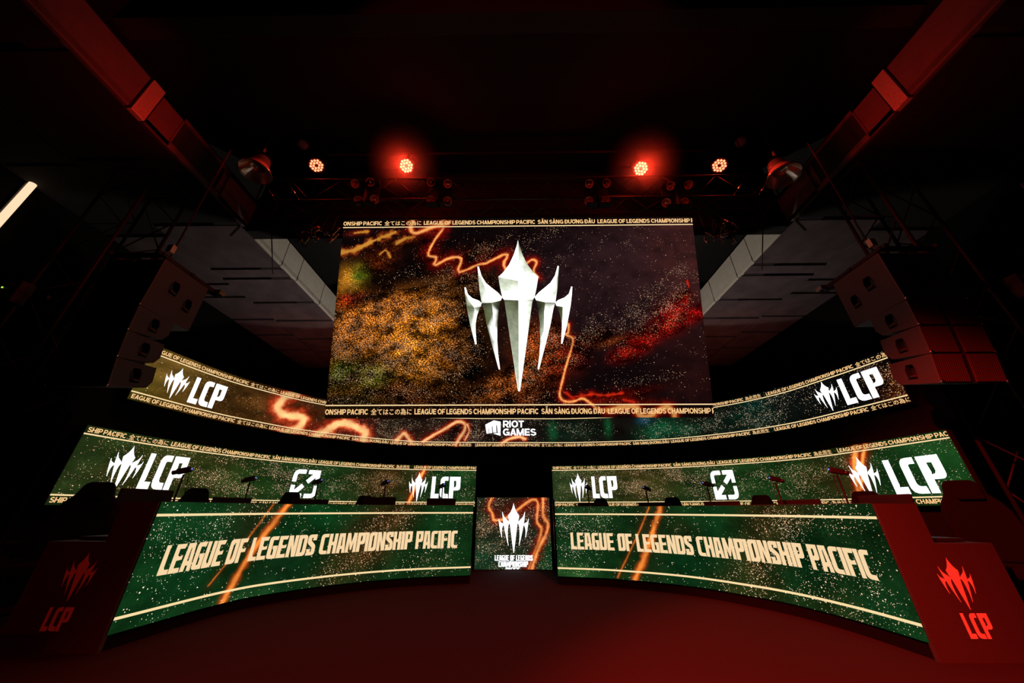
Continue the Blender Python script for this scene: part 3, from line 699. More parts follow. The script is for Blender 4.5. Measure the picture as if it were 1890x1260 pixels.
def big_crest():
    W_, G_, D_, O_, K_ = (1.6, 1.65, 1.55), tuple(lin((190, 198, 176))), tuple(lin((104, 110, 84))), tuple(lin((78, 84, 50))), tuple(lin((34, 36, 28)))
    cx, t0, h, w = 3.92, .526, 3.312, 2.316/.7143
    P = Print(); cols = []
    q = lambda x, y: (cx+(x-493)/1176*w, t0+(1228-y)/1176*h)
    def piece(pts):      # pts: (x, y, colour)
        P.tri([[q(x, y) for x, y, c in pts]]); cols.extend([c for x, y, c in pts])
    def both(left, right):   # right-half outline twice: left colours mirrored, right colours
        piece([(986-x, y, c) for (x, y), c in left]); piece([(x, y, c) for (x, y), c in right])
    up = [(493,52),(505,105),(530,180),(565,255),(610,318),(650,357),(493,390)]
    both(list(zip(up, [W_]*7)), list(zip(up, [G_, D_, G_, G_, G_, W_, W_])))
    lo = [(493,390),(650,357),(636,440),(618,520),(605,540),(493,545)]
    both(list(zip(lo, [G_, G_, G_, W_, W_, W_])), list(zip(lo, [W_]*6)))
    bl = [(493,545),(605,540),(600,560),(580,690),(545,930),(500,1225),(493,1230)]
    both(list(zip(bl, [O_, K_, D_, G_, G_, W_, G_])), list(zip(bl, [W_, D_, G_, W_, W_, W_, W_])))
    s_up = [(618,520),(655,480),(705,440),(745,405),(780,350),(805,268),(808,272),(760,430),(700,562),(630,545)]
    both(list(zip(s_up, [W_]*10)), list(zip(s_up, [W_]*10)))
    s_out = [(808,272),(815,270),(806,360),(796,460),(778,565),(700,562),(760,430)]
    both(list(zip(s_out, [W_, W_, G_, G_, G_, W_, G_])), list(zip(s_out, [W_, G_, D_, G_, W_, W_, W_])))
    s_in = [(630,545),(700,562),(690,640),(685,780),(656,850),(655,720),(645,620)]
    both(list(zip(s_in, [K_, D_, W_, W_, W_, D_, K_])), list(zip(s_in, [K_, O_, D_, G_, G_, D_, K_])))
    s_bl = [(700,562),(778,565),(762,612),(735,740),(700,870),(643,1070),(633,1068),(648,960),(656,850),(685,780),(690,640)]
    both(list(zip(s_bl, [O_, K_, O_, O_, D_, W_, W_, W_, W_, W_, D_])), list(zip(s_bl, [D_, D_, W_, W_, W_, W_, W_, W_, G_, W_, W_])))
    t_up = [(778,565),(800,545),(850,525),(885,495),(905,437),(909,438),(880,540),(835,600),(785,590)]
    both(list(zip(t_up, [W_]*9)), list(zip(t_up, [W_]*9)))
    t_out = [(909,438),(914,440),(908,500),(895,590),(862,740),(823,880),(812,882),(820,790),(825,720),(835,600),(880,540)]
    both(list(zip(t_out, [W_, W_, D_, O_, G_, W_, W_, W_, W_, D_, G_])), list(zip(t_out, [W_, W_, W_, W_, W_, W_, W_, W_, W_, W_, W_])))
    t_in = [(785,590),(835,600),(825,720),(820,790),(822,730),(812,660),(795,615)]
    both(list(zip(t_in, [K_, G_, W_, W_, W_, W_, D_])), list(zip(t_in, [K_, O_, O_, D_, D_, O_, K_])))
    return P.build('crest_emblem', S_main, facet_mat(), big, .004, cols)
big_crest()
for s in (.25, 2.1, 3.93, 5.8, 7.5):
    p = S_main.xyz(s, 4.348, -.06)
    MB().box(p+np.array([0, 0, .06]), (.03, .02, .14)).build('hanging_bracket', M_chrome, big, world=True)

# ------------------------------------------------------------------ ribbon screens
def ribbon_body(S, parent):
    m = MB(); curved_box(m, S, 0, S.L, S.z0, S.z0+S.H, -.02, -.09, 160); m.build('cabinet', M_screenback, parent, world=True)
def fist(S, parent):
    P = Print(); s0, s1, t0, t1 = [(7.032, 0.279)][0]+[(7.433, 0.677)][0]
    k = lambda x, y: (s0+(x-215)/425*([(7.427, 0.47)][0][0]-s0), [(7.239, 0.279)][0][1]+(638-y)/410*([(7.23, 0.67)][0][1]-[(7.239, 0.279)][0][1]))
    P.tri([[k(*p) for p in ((215,345),(450,228),(640,265),(640,545),(562,545),(540,370),(515,345),(528,548),(440,555),(418,395),(398,395),(415,565),(335,572),(322,430),(308,430),(322,578),(262,582))]])
    P.tri([[k(*p) for p in ((445,580),(640,550),(640,640))]])
    P.build('fist_emblem', S, M_logo, parent, .004)

ribM = display_material('ribbon_picture', rot=.35, stretch=1.7, k=44, cloud=.42)
upper = thing('led_ribbon_screen', 'long curved upper LED ribbon passing behind the big hung screen', 'screen', (0, 8.7, 2.5))
pu = Picture(S_up, .022); pu.fill((16, 12, 9)); pu.fx[..., 2] = .35
u9 = 1/95.
blobs(pu, [(0.301, 0.392, 110, 60, 0, (104, 78, 24), 0.15, 0.04, 0.5), (-0.047, 0.35, 30, 60, 0, (86, 82, 26), 0.2, 0.0, 0.5), (1.877, 0.28, 120, 50, 0, (84, 52, 20), 0.15, 0.04, 0.6), (2.804, 0.37, 80, 60, 0, (66, 42, 18), 0.15, 0.05, 0.6), (0.445, 0.628, 50, 20, 10, (126, 94, 40), 0.2, 0, 0.5), (1.363, 0.407, 40, 20, -20, (60, 40, 16), 0.5, 0.05, 0.5), (1.908, 0.501, 40, 16, 20, (108, 66, 26), 0.4, 0.05, 0.5), (4.458, 0.233, 70, 40, 0, (34, 30, 18), 0.1, 0.55, 0.45), (5.476, 0.311, 70, 30, 0, (38, 22, 14), 0.1, 0.55, 0.5), (6.691, 0.331, 60, 30, 0, (30, 14, 12), 0.1, 0.5, 0.4), (7.925, 0.47, 60, 30, 0, (26, 20, 18), 0.1, 0.4, 0.2), (9.303, 0.4, 60, 30, 0, (16, 30, 20), 0.1, 0.2, 0.1), (8.755, 0.404, 10, 24, 0, (20, 70, 38), 0.2, 0.1, 0.1), (10.143, 0.445, 8, 20, 0, (16, 80, 42), 0.2, 0.1, 0.1), (11.314, 0.319, 40, 22, 20, (12, 74, 44), 0.2, 0.4, 0.1), (11.051, 0.603, 16, 10, 0, (20, 60, 74), 0.2, 0.3, 0.1), (11.963, 0.259, 26, 14, 0, (18, 66, 40), 0.2, 0.35, 0.1), (12.661, 0.353, 50, 20, 0, (12, 26, 18), 0.1, 0.45, 0.2), (13.432, 0.449, 60, 40, 0, (10, 36, 26), 0.2, 0.45, 0.2), (13.429, 0.624, 18, 12, 0, (14, 56, 44), 0.2, 0.3, 0.1), (14.165, 0.491, 60, 40, 0, (12, 16, 14), 0.1, 0.25, 0.2), (15.045, 0.477, 70, 50, 0, (8, 9, 9), 0, 0.12, 0.2), (15.634, 0.502, 40, 30, 0, (16, 12, 9), 0.1, 0.6, 0.6), (15.74, 0.246, 26, 26, 0, (60, 26, 10), 0.8, 0.75, 0.9)], u9)
for pts, c, h in (
 ([(2.619, 0.899), (2.372, 0.737), (2.271, 0.55), (2.293, 0.409), (2.509, 0.334), (2.757, 0.384), (2.826, 0.281), (2.722, 0.105), (2.503, -0.02)], .10, .21),
 ([(3.058, -0.048), (3.296, 0.144), (3.484, 0.313), (3.7, 0.392), (3.953, 0.301), (4.135, 0.236), (4.122, 0.048)], .10, .22),
 ([(4.881, 0.118), (5.021, 0.285), (5.122, 0.213), (5.244, 0.064)], .05, .10),
 ([(5.498, 0.114), (5.745, 0.278), (6.002, 0.43), (6.29, 0.612), (6.497, 0.588), (6.519, 0.437), (6.397, 0.219), (6.328, 0.06)], .042, .09),
 ([(7.462, 0.093), (7.649, 0.199), (7.897, 0.253), (8.06, 0.2)], .035, .07),
 ([(6.566, 0.575), (6.631, 0.384), (6.537, 0.168)], .02, .06)):
    pu.lava(pts, c, h, c0=(255, 196, 128), c1=(226, 78, 36))
pu.strip(.105, .135)
pu.build('display', ribM, upper); ribbon_body(S_up, upper)
UP_TXT = (LOL+JP+LOL+VN+LOL+CN)*2+LOL+JP
UPTOP, UPBOT = [(0.345, 0.868)][0][1], [(0.47, -0.001)][0][1]
for tt in (S_up.H-.135, .105):
    P = Print(); P.rect(0, tt, S_up.L, tt+.018, 160); P.build('gold_line', S_up, M_gold, upper, .003)
ticker(S_up, UP_TXT[1:], .03, S_up.L+.12, S_up.H-.098, .062, 'ticker_text', upper, (0, S_up.L))
ticker(S_up, UP_TXT[1:], .03, S_up.L+.05, .022, .062, 'ticker_text', upper, (0, S_up.L))
crest(S_up, .50, .155, .50, .36, 'crest_emblem', M_logo, upper); letters3(S_up, .76, 1.30, .17, .43, 'logo_lettering', M_logo, upper)
crest(S_up, 14.72, .16, .54, .40, 'crest_emblem', M_logo, upper); letters3(S_up, 14.97, 15.60, .19, .45, 'logo_lettering', M_logo, upper)
fist(S_up, upper)
for txt, (a0, b0), (a1, b1) in (('RIOT', [(7.49, 0.49)][0], [(8.019, 0.664)][0]), ('GAMES', [(7.487, 0.286)][0], [(8.329, 0.458)][0])):
    P, w = line_of_text(txt); P.fit(0, w-.06, a0, a1, b0, b1-b0); P.build('logo_lettering', S_up, M_logo, upper, .004)

def arrows(S, s0, s1, t0, t1, parent):
    """Square mark: two rounded corners and two arrows pointing apart along the diagonal."""
    P = Print(); f = lambda p: (s0+p[0]*(s1-s0), t0+p[1]*(t1-t0)); w = .15
    for mir in (0, 1):
        g = (lambda p: f(p)) if not mir else (lambda p: f((1-p[0], 1-p[1])))
        P.tri([[g(p) for p in rounded([(0, .56), (0, 1, .24), (.45, 1), (.45, 1-w), (w, 1-w, .08), (w, .56)])]])
        P.tri([[g(p) for p in ((.54, 1), (1, 1), (1, .56), (1-w, .56), (1-w, .73), (.615, .505), (.505, .615), (.73, 1-w), (.54, 1-w))]])
    P.build('arrow_emblem', S, M_logo, parent, .004)

def lower(S, label, blist, lavas, crests, mark, x):
    t = thing('led_ribbon_screen', label, 'screen', (x, 8, 1.17), 'lower LED ribbons behind the desks')
    p = Picture(S, .02); p.fill((24, 46, 24)); p.fx[..., 0] = .16; p.fx[..., 2] = .4
    blobs(p, blist, 1/95.)
    for pts, c, h in lavas: p.lava(pts, c, h, amt=.9)
    p.c *= np.array([1.05, 1.02, .66]); p.strip(.098, .112); p.build('display', ribM, t); ribbon_body(S, t)
    for tt in (S.H-.112, .098):
        P = Print(); P.rect(0, tt, S.L, tt+.017, 90); P.build('gold_line', S, M_gold, t, .003)
    txt = 'SHIP PACIFIC'+JP+LOL+VN+LOL+CN+LOL[:-3]
    ticker(S, txt, .02, S.L+.03, S.H-.08, .06, 'ticker_text', t, (0, S.L)); ticker(S, txt, .02, S.L+.03, .025, .058, 'ticker_text', t, (0, S.L))
    for cx, cw, c0, ch, a, b, l0, lh in crests:
        crest(S, cx, c0, ch, cw, 'crest_emblem', M_logo, t); letters3(S, a, b, l0, lh, 'logo_lettering', M_logo, t)
    arrows(S, *mark, t)
    return t
lower(S_lowL, 'lower LED ribbon behind the left desk, green with two crest logos', [(0.289, 0.642, 70, 50, 0, (36, 62, 32), 0.1, 0.1, 0.5), (0.177, 0.496, 50, 50, 0, (40, 60, 34), 0.1, 0.03, 0.5), (1.005, 0.375, 80, 40, 0, (42, 44, 22), 0.2, 0.35, 0.7), (1.259, 0.627, 40, 30, 0, (52, 60, 30), 0.2, 0.2, 0.5), (1.856, 0.525, 70, 40, 0, (50, 56, 28), 0.2, 0.75, 0.6), (2.434, 0.393, 60, 30, 0, (40, 60, 28), 0.1, 0.8, 0.5), (2.956, 0.519, 60, 40, 0, (24, 52, 26), 0.1, 0.62, 0.5), (3.973, 0.47, 80, 40, 0, (20, 52, 26), 0.1, 0.55, 0.4), (4.749, 0.499, 50, 30, 0, (46, 44, 22), 0.1, 0.5, 0.5), (5.077, 0.623, 40, 40, 0, (60, 42, 22), 0.2, 0.55, 0.7), (6.557, 0.528, 40, 40, 0, (20, 60, 30), 0.1, 0.08, 0.3)],
      [([(5.849, 0.853), (5.748, 0.637), (5.655, 0.403), (5.534, 0.045)], .035, .08)],
      [(.62, .40, .17, .58, .87, 1.40, .215, .47), (5.72, .42, .12, .62, 6.02, 6.68, .19, .46)], (3.15, 3.64, .16, .68), -4)
lower(S_lowR, 'lower LED ribbon behind the right desk, green with two crest logos', [(0.26, 0.588, 40, 40, 0, (48, 70, 46), 0.1, 0.1, 0.4), (0.868, 0.407, 60, 40, 0, (50, 56, 32), 0.1, 0.5, 0.6), (1.959, 0.507, 60, 40, 0, (62, 56, 30), 0.2, 0.85, 0.6), (2.654, 0.602, 40, 30, 0, (56, 56, 30), 0.2, 0.8, 0.6), (3.267, 0.472, 60, 40, 0, (28, 50, 28), 0.1, 0.5, 0.5), (4.254, 0.531, 60, 40, 0, (24, 56, 28), 0.1, 0.5, 0.4), (4.853, 0.495, 60, 30, 0, (26, 54, 26), 0.1, 0.55, 0.5), (5.434, 0.452, 40, 40, 0, (44, 40, 20), 0.2, 0.6, 0.6), (6.52, 0.437, 60, 40, 0, (20, 54, 28), 0.1, 0.05, 0.3), (7.015, 0.457, 40, 40, 0, (26, 70, 36), 0.1, 0.03, 0.3)],
      [([(5.964, 0.885), (5.855, 0.665), (5.77, 0.426), (5.728, 0.227)], .045, .10), ([(6.096, 0.881), (5.964, 0.651), (5.782, 0.264)], .03, .08)],
      [(.60, .40, .11, .62, .905, 1.47, .19, .46), (5.90, .44, .10, .62, 6.23, 6.91, .15, .47)], (3.41, 3.84, .14, .69), 4)

# doorway screen
door = thing('led_screen', 'small square LED screen with white crest at the end of the stage entrance', 'screen', (0, 8.45, 0))
pd = Picture(S_door, .016); pd.fill((22, 48, 30)); pd.fx[..., 0] = .3; pd.fx[..., 2] = .45
blobs(pd, [(0.605, 1.01, 40, 30, 0, (52, 30, 20), 0.3, 0.8, 0.6), (0.198, 0.645, 24, 40, 0, (40, 44, 24), 0.2, 0.85, 0.6), (0.552, 0.493, 30, 30, 0, (34, 40, 26), 0.2, 0.7, 0.5), (0.157, 0.197, 20, 20, 0, (26, 60, 36), 0.1, 0.4, 0.4), (1.135, 0.645, 18, 40, 0, (36, 36, 28), 0.2, 0.4, 0.4), (1.487, 0.394, 14, 40, 0, (14, 60, 28), 0.1, 0.3, 0.4), (1.486, 1.226, 14, 20, 0, (70, 30, 16), 0.3, 0.7, 0.7), (0.965, 1.172, 30, 14, 20, (80, 26, 14), 0.2, 0.5, 0.9)], 1/76.)
for pts, c, h in (([(0.32, 1.348), (0.264, 1.172), (0.352, 1.042), (0.403, 0.904), (0.677, 0.957), (0.941, 1.139), (1.234, 1.314), (1.366, 1.248), (1.33, 0.884), (1.42, 0.758), (1.377, 0.544), (1.229, 0.227), (1.133, -0.012)], .030, .09),
                  ([(1.479, 1.347), (1.476, 0.979), (1.566, 0.863), (1.534, 0.676), (1.336, 0.345), (1.189, -0.012)], .035, .08)):
    pd.lava(pts, c, h, c0=(248, 158, 84), c1=(206, 82, 34))
pd.build('display', display_material('door_screen_picture', k=34, cloud=.3), door)
MB().box((-.08, 8.50, .685), (1.64, .08, 1.37)).build('cabinet', M_screenback, door, world=True)
crest(S_door, .82, .295, .955, .66, 'crest_emblem', M_logo, door)
for txt, a, b, t0, h in (('LEAGUE OF LEGENDS', .42, 1.22, .155, .098), ('CHAMPIONSHIP', .50, 1.12, .046, .098), ('PACIFIC', .65, .95, -.058, .095)):
    P, w = display_text(txt); P.fit(0, w-.03, a, b, t0, h); P.clip(None, None, .004); P.build('logo_lettering', S_door, M_logo, door, .004)
post = thing('entrance_post', 'glossy black post at right side of the stage entrance', 'post', (.80, 8.2, 0))
MB().tube([(.80, 8.2, .012), (.80, 8.2, 1.32)], .028, 12).build('pole', mat('gloss_black', (.01, .01, .01), .12), post, world=True, smooth=True)
MB().lathe([(0, 0), (.10, 0), (.10, .012), (0, .012)], (.80, 8.2, 0)).build('base', M_black, post, world=True)

# ------------------------------------------------------------------ desks
deskM = display_material('desk_picture', rot=.45, stretch=1.25, k=34, cloud=.42)
def desk(side, S, E, label, blist, lavas, txt, end):
    sg = -1 if side == 'left' else 1
    d = thing('player_desk', label, 'desk', (sg*3.0, 5.2, 0), 'curved player desks')
    p = Picture(S, .018); p.fill((15, 47, 22)); p.fx[..., 0] = .05; p.fx[..., 2] = .15
    blobs(p, blist, 1/105.)
    for pts, c, h, a in lavas: p.lava(pts, c, h, c0=(250, 146, 66), c1=(206, 86, 30), c2=(66, 42, 16), amt=a)
    p.c *= np.array([.9, .86, .66]); p.build('display', deskM, d)
    curved_box(MB(), S, 0, S.L, S.z0, S.z0+S.H+.008, -.006, -.10, 30).build('front_cabinet', M_screenback, d, world=True)
    curved_box(MB(), S, 0, S.L, 0, S.z0-.002, -.03, -.10, 30).build('plinth', M_drape, d, world=True)
    curved_box(MB(), S, .03, S.L-.03, .85, .88, -.10, -.80, 30).build('tabletop', M_black, d, world=True)
    for q in (.06, .33, .66, .94):
        x, y, _ = S.xyz(S.L*q, 0, -.72); MB().box((x, y, .495), (.06, .06, .71)).build('leg', M_black, d, world=True)
    for tt in (S.H-.135, .105):
        P = Print(); P.rect(0, tt, S.L, tt+.024, 60); P.build('gold_line', S, M_gold, d, .003)
    P, w = display_text(LOL); P.fit(0, w-.02, *txt)
    P.build('front_lettering', S, M_cream, d, .005)
    # stepped end panel with printed logo
    x0, x1, x2, y = end
    outline = [(x0, 0), (x2, 0), (x2, .845), (x1, .845), (x1, S.z0+S.H), (x0, S.z0+S.H)]
    ep = MB().prism(outline, lambda a, b, dd: (a, dd, b), y, y+.04).build('end_panel', M_panel, d, world=True)
    MB().box(((x1+x2)/2, y+.30, .83), (abs(x2-x1)-.01, .50, .03)).build('side_shelf', M_black, d, world=True)
    MB().box((x2-sg*.02, y+.30, .40), (.03, .50, .80)).build('side_panel', M_panel, d, world=True)
    c0, c1 = (.50, .37) if sg < 0 else (.445, .35)
    crest(E, c0, c1, .385, .29, 'crest_emblem', M_vinyl, ep, .003)
    l0 = .375 if sg < 0 else .335
    letters3(E, l0, l0+.225, .155, .172, 'logo_lettering', M_vinyl, ep, .003)
    return d
desk('left', S_deskL, S_endL, 'curved desk on the left with green LED front and gold lettering', [(0.198, 0.901, 50, 60, 0, (20, 66, 34), 0.1, 0.32, 0.1), (0.789, 0.772, 60, 40, 0, (18, 56, 30), 0.1, 0.3, 0.1), (0.447, 0.486, 50, 60, 0, (14, 58, 30), 0.1, 0.22, 0.05), (1.361, 0.873, 40, 40, 0, (34, 44, 24), 0.1, 0.22, 0.3), (1.994, 0.719, 26, 20, 0, (44, 56, 28), 0.2, 0.05, 0.3), (1.754, 0.529, 40, 60, 0, (16, 46, 26), 0.1, 0.08, 0.1), (2.111, 0.858, 60, 30, 0, (12, 62, 30), 0.1, 0.06, 0.1), (2.557, 0.267, 60, 30, 0, (10, 52, 26), 0.1, 0.08, 0.1), (3.129, 0.723, 40, 40, 40, (52, 52, 26), 0.3, 0.62, 0.7), (3.37, 0.881, 36, 22, 30, (70, 54, 26), 0.4, 0.7, 0.7), (2.783, 0.322, 46, 26, 40, (56, 46, 22), 0.3, 0.6, 0.7), (2.626, 0.124, 30, 20, 0, (40, 50, 24), 0.3, 0.55, 0.6), (2.99, 0.533, 40, 30, 40, (60, 46, 22), 0.3, 0.55, 0.8), (4.235, 0.58, 40, 30, 0, (18, 60, 30), 0.1, 0.28, 0.3), (3.998, 0.186, 40, 20, 0, (28, 56, 28), 0.2, 0.3, 0.4), (4.502, 0.831, 30, 20, 0, (28, 62, 34), 0.1, 0.3, 0.4), (1.385, -0.023, 60, 16, 0, (24, 64, 34), 0.1, 0.15, 0.1)],
     [([(1.686, 1.062), (1.537, 0.79), (1.361, 0.485), (1.167, -0.013)], .040, .055, 1.0), ([(1.488, 1.073), (1.273, 0.687), (0.92, 0.218)], .010, .05, .55)],
     (.24, 4.47, .405, .265), (-3.65, -4.02, -4.58, 3.80))
desk('right', S_deskR, S_endR, 'curved desk on the right with green LED front and gold lettering', [(0.241, 0.834, 40, 40, 0, (22, 60, 32), 0.1, 0.45, 0.1), (0.302, 0.422, 40, 40, 0, (18, 56, 30), 0.1, 0.4, 0.1), (0.711, 0.836, 40, 30, 0, (26, 56, 30), 0.1, 0.3, 0.2), (0.185, 0.068, 40, 14, 0, (44, 90, 48), 0.1, 0.08, 0.1), (2.155, 0.671, 30, 20, 0, (52, 50, 24), 0.2, 0.06, 0.3), (1.582, 0.69, 20, 60, 0, (34, 40, 22), 0.1, 0.1, 0.3), (2.533, 0.585, 60, 50, 0, (12, 56, 28), 0.1, 0.08, 0.1), (2.149, 0.286, 50, 30, 0, (10, 50, 26), 0.1, 0.07, 0.1), (3.481, 0.852, 40, 34, 30, (84, 64, 30), 0.4, 0.75, 0.75), (3.729, 0.946, 40, 30, 0, (60, 54, 26), 0.4, 0.75, 0.7), (3.029, 0.313, 40, 30, 40, (50, 50, 24), 0.3, 0.6, 0.6), (2.828, 0.082, 40, 20, 0, (44, 54, 24), 0.3, 0.5, 0.5), (3.315, 0.576, 40, 30, 40, (60, 50, 24), 0.3, 0.55, 0.8), (3.776, 0.255, 60, 50, 0, (22, 50, 22), 0.2, 0.35, 0.5), (4.212, 0.699, 60, 50, 0, (20, 44, 22), 0.2, 0.42, 0.5), (4.318, 0.43, 50, 50, 0, (18, 52, 26), 0.1, 0.4, 0.4), (3.995, 0.084, 60, 20, 0, (40, 58, 26), 0.3, 0.4, 0.5), (4.425, 0.115, 40, 30, 0, (18, 58, 30), 0.1, 0.15, 0.3), (3.596, 0.435, 40, 40, 0, (10, 46, 24), 0.1, 0.2, 0.3)],
     [([(1.807, 1.038), (1.625, 0.691), (1.463, 0.383), (1.236, 0.006)], .040, .055, 1.0), ([(1.625, 1.038), (1.411, 0.685), (0.969, 0.024)], .010, .05, .55)],
     (.25, 4.43, .395, .25), (3.455, 3.86, 4.38, 3.70))

# ------------------------------------------------------------------ chairs, monitors, player cameras
def make_chair():
    t = thing('gaming_chair', 'x', 'chair', (0, 0, 0), 'gaming chairs behind the desks')
    MB().box((0, .02, .43), (.50, .50, .10)).box((.25, .02, .45), (.06, .46, .13)).box((-.25, .02, .45), (.06, .46, .13)).build('seat', M_soft, t, bevel=.03)
    o = [(-.18,.48),(-.25,.60),(-.27,.78),(-.25,.95),(-.22,1.03),(-.16,1.12),(-.13,1.22),(-.10,1.265),(.10,1.265),(.13,1.22),(.16,1.12),(.22,1.03),(.25,.95),(.27,.78),(.25,.60),(.18,.48)]
    tilt = lambda a, b, d: (a, .24+d+(b-.48)*.14, b)
    MB().prism(o, tilt, 0, .09).build('backrest', M_soft, t, bevel=.025)
    MB().prism([(-.10,1.06),(-.11,1.20),(.11,1.20),(.10,1.06)], tilt, -.05, .005).build('headrest', M_soft, t, bevel=.02)
    for s in (-1, 1):
        MB().box((s*.31, .05, .66), (.08, .26, .03)).box((s*.31, .07, .53), (.035, .06, .25)).build('armrest', M_black, t, bevel=.008)
    MB().tube([(0, 0, .07), (0, 0, .40)], .03, 10).build('gas_lift', M_steel, t, smooth=True)
    for k in range(5):
        a = k*2*PI/5+.3; c, s = math.cos(a), math.sin(a)
        l = MB().tube([(.02*c, .02*s, .10), (.30*c, .30*s, .07)], [.028, .018], 8).build('leg', M_steel, t)
        MB().lathe([(0, -.02), (.03, -.02), (.03, .02), (0, .02)], (.30*c, .30*s, .03), (-s, c, 0), 12).build('caster', M_black, l)
    return t
CH = [('chL', [(-4.639, 3.873, 1.367)][0], 'big gaming chair left of the left desk beside its end panel'),
      ('chL', [(-4.509, 5.151, 1.412)][0], 'gaming chair behind left desk, nearest its left end'),
      ('chL', [(-3.9, 6.364, 1.411)][0], 'gaming chair behind left desk under the white arrow emblem'),
      ('chL', [(-2.957, 7.207, 1.381)][0], 'gaming chair behind left desk, fourth from the left end and partly behind a monitor'),
      ('chR', [(1.674, 7.687, 1.336)][0], 'gaming chair behind right desk nearest the stage entrance'),
      ('chR', [(2.889, 7.085, 1.346)][0], 'gaming chair behind right desk, second from the stage entrance'),
      ('chR', [(3.859, 6.01, 1.343)][0], 'gaming chair behind right desk, right of the white arrow emblem'),
      ('chR', [(4.366, 4.746, 1.345)][0], 'gaming chair behind right desk at its far right corner'),
      ('chR', [(4.45, 3.73, 1.356)][0], 'big gaming chair right of the right desk beside its end panel')]
RZ = [.5, .62, .45, .3, -.3, -.45, -.62, -.75, -.5]
c0 = None
for (k, p, lab), rz in zip(CH, RZ):
    x, y = p[0], p[1]
    if 'big' in lab: x, y = (-4.95, 4.15) if k == 'chL' else (4.95, 4.0)
    sc = (p[2]-.14)/1.265 if 'big' not in lab else 1.02
    if c0 is None:
        c0 = make_chair(); c0.location = (x, y, .14); c0.rotation_euler = (0, 0, rz); c0['label'] = lab; c0.scale = (1.05, 1.05, sc)
    else: dup(c0, (x, y, .14), rz, lab, (1, 1, sc) if 'big' not in lab else (1.05, 1.05, sc))

def make_monitor():
    t = thing('gaming_monitor', 'x', 'monitor', (0, 0, 0), 'monitors on the desks')
    MB().box((0, 0, .27), (.55, .03, .31)).build('back_shell', M_black, t, bevel=.008)
    MB().box((0, .018, .27), (.53, .006, .29)).build('screen', mat('dark_glass', (.01, .01, .01), .1), t)
    MB().box((0, 0, .10), (.05, .03, .19)).build('stand_neck', M_black, t)
    MB().box((0, 0, .008), (.24, .18, .015)).build('stand_foot', M_black, t, bevel=.004)
    return t
MONS = [('L', [(-4.045, 4.043, 1.322), (-3.919, 5.141, 1.273), (-3.356, 6.102, 1.277), (-2.483, 6.821, 1.331), (-1.454, 7.249, 1.315)]), ('R', [(1.427, 7.157, 1.246), (2.423, 6.698, 1.221), (3.205, 5.952, 1.228), (3.705, 5.007, 1.24), (3.863, 4.0, 1.262)])]
ORD = {'L': ['nearest the left end panel', 'second from the left end panel', 'in the middle of the desk', 'second from the stage entrance', 'nearest the stage entrance'],
       'R': ['nearest the stage entrance', 'second from the stage entrance', 'in the middle of the desk', 'second from the right end panel', 'nearest the right end panel']}
m0 = None
for sd, lst in MONS:
    S = S_deskL if sd == 'L' else S_deskR
    for (x, y, z), od in zip(lst, ORD[sd]):
        i = int(np.argmin(np.hypot(S.P[:, 0]-x, S.P[:, 1]-y))); n = S.N[i]
        rz = math.atan2(n[1], n[0])+PI/2
        lab = 'black monitor seen from behind on the %s desk, %s' % ('left' if sd == 'L' else 'right', od)
        sc = max(.85, min(1.25, (z-.88)/.425))
        if m0 is None:
            m0 = make_monitor(); m0.location = (x, y, .88); m0.rotation_euler = (0, 0, rz); m0.scale = (1, 1, sc); m0['label'] = lab
        else: dup(m0, (x, y, .88), rz, lab, (1, 1, sc))

def make_cam():
    t = thing('player_camera', 'x', 'camera', (0, 0, 0), 'small cameras on desk stands')
    MB().box((0, 0, .012), (.10, .10, .02)).build('clamp', M_black, t)
    MB().tube([(0, 0, .02), (.01, 0, .25), (.0, 0, .66)], .010, 8).build('stand', M_black, t, smooth=True)
    b = MB().box((0, .01, .705), (.062, .125, .066), Matrix.Rotation(-.3, 3, 'X')).build('body', M_black, t, bevel=.008)
    MB().lathe([(0, 0), (.026, 0), (.026, .04), (.02, .045), (0, .045)], (0, .068, .685), (0, 1, -.3), 12).build('lens', M_spkdark, b, smooth=True)
    MB().box((0, -.055, .728), (.014, .01, .014)).build('indicator', M_blue, b)
    MB().tube([(.01, -.04, .68), (.05, -.06, .45), (.045, -.02, .2), (.0, -.03, .03)], .004, 5).build('cable', M_black, t)
    return t
CAMS = [('L', [(-3.865, 4.187, 1.532), (-3.748, 5.128, 1.509), (-3.24, 5.977, 1.539), (-2.385, 6.681, 1.569), (-1.421, 7.082, 1.537)]), ('R', [(1.334, 7.007, 1.502), (2.283, 6.584, 1.461), (3.023, 5.913, 1.489), (3.514, 5.047, 1.496), (3.678, 4.236, 1.522)])]
k0 = None
for sd, lst in CAMS:
    S = S_deskL if sd == 'L' else S_deskR
    for (x, y, z), od in zip(lst, ORD[sd]):
        i = int(np.argmin(np.hypot(S.P[:, 0]-x, S.P[:, 1]-y))); n = S.N[i]
        rz = math.atan2(n[1], n[0])+PI/2+(.5 if sd == 'L' else -.5)
        lab = 'small camera on thin stand, %s desk, %s' % ('left' if sd == 'L' else 'right', od)
        sc = (z-.88)/.705
        if k0 is None:
            k0 = make_cam(); k0.location = (x, y, .88); k0.rotation_euler = (0, 0, rz); k0.scale = (1, 1, sc); k0['label'] = lab
        else: dup(k0, (x, y, .88), rz, lab, (1, 1, sc))

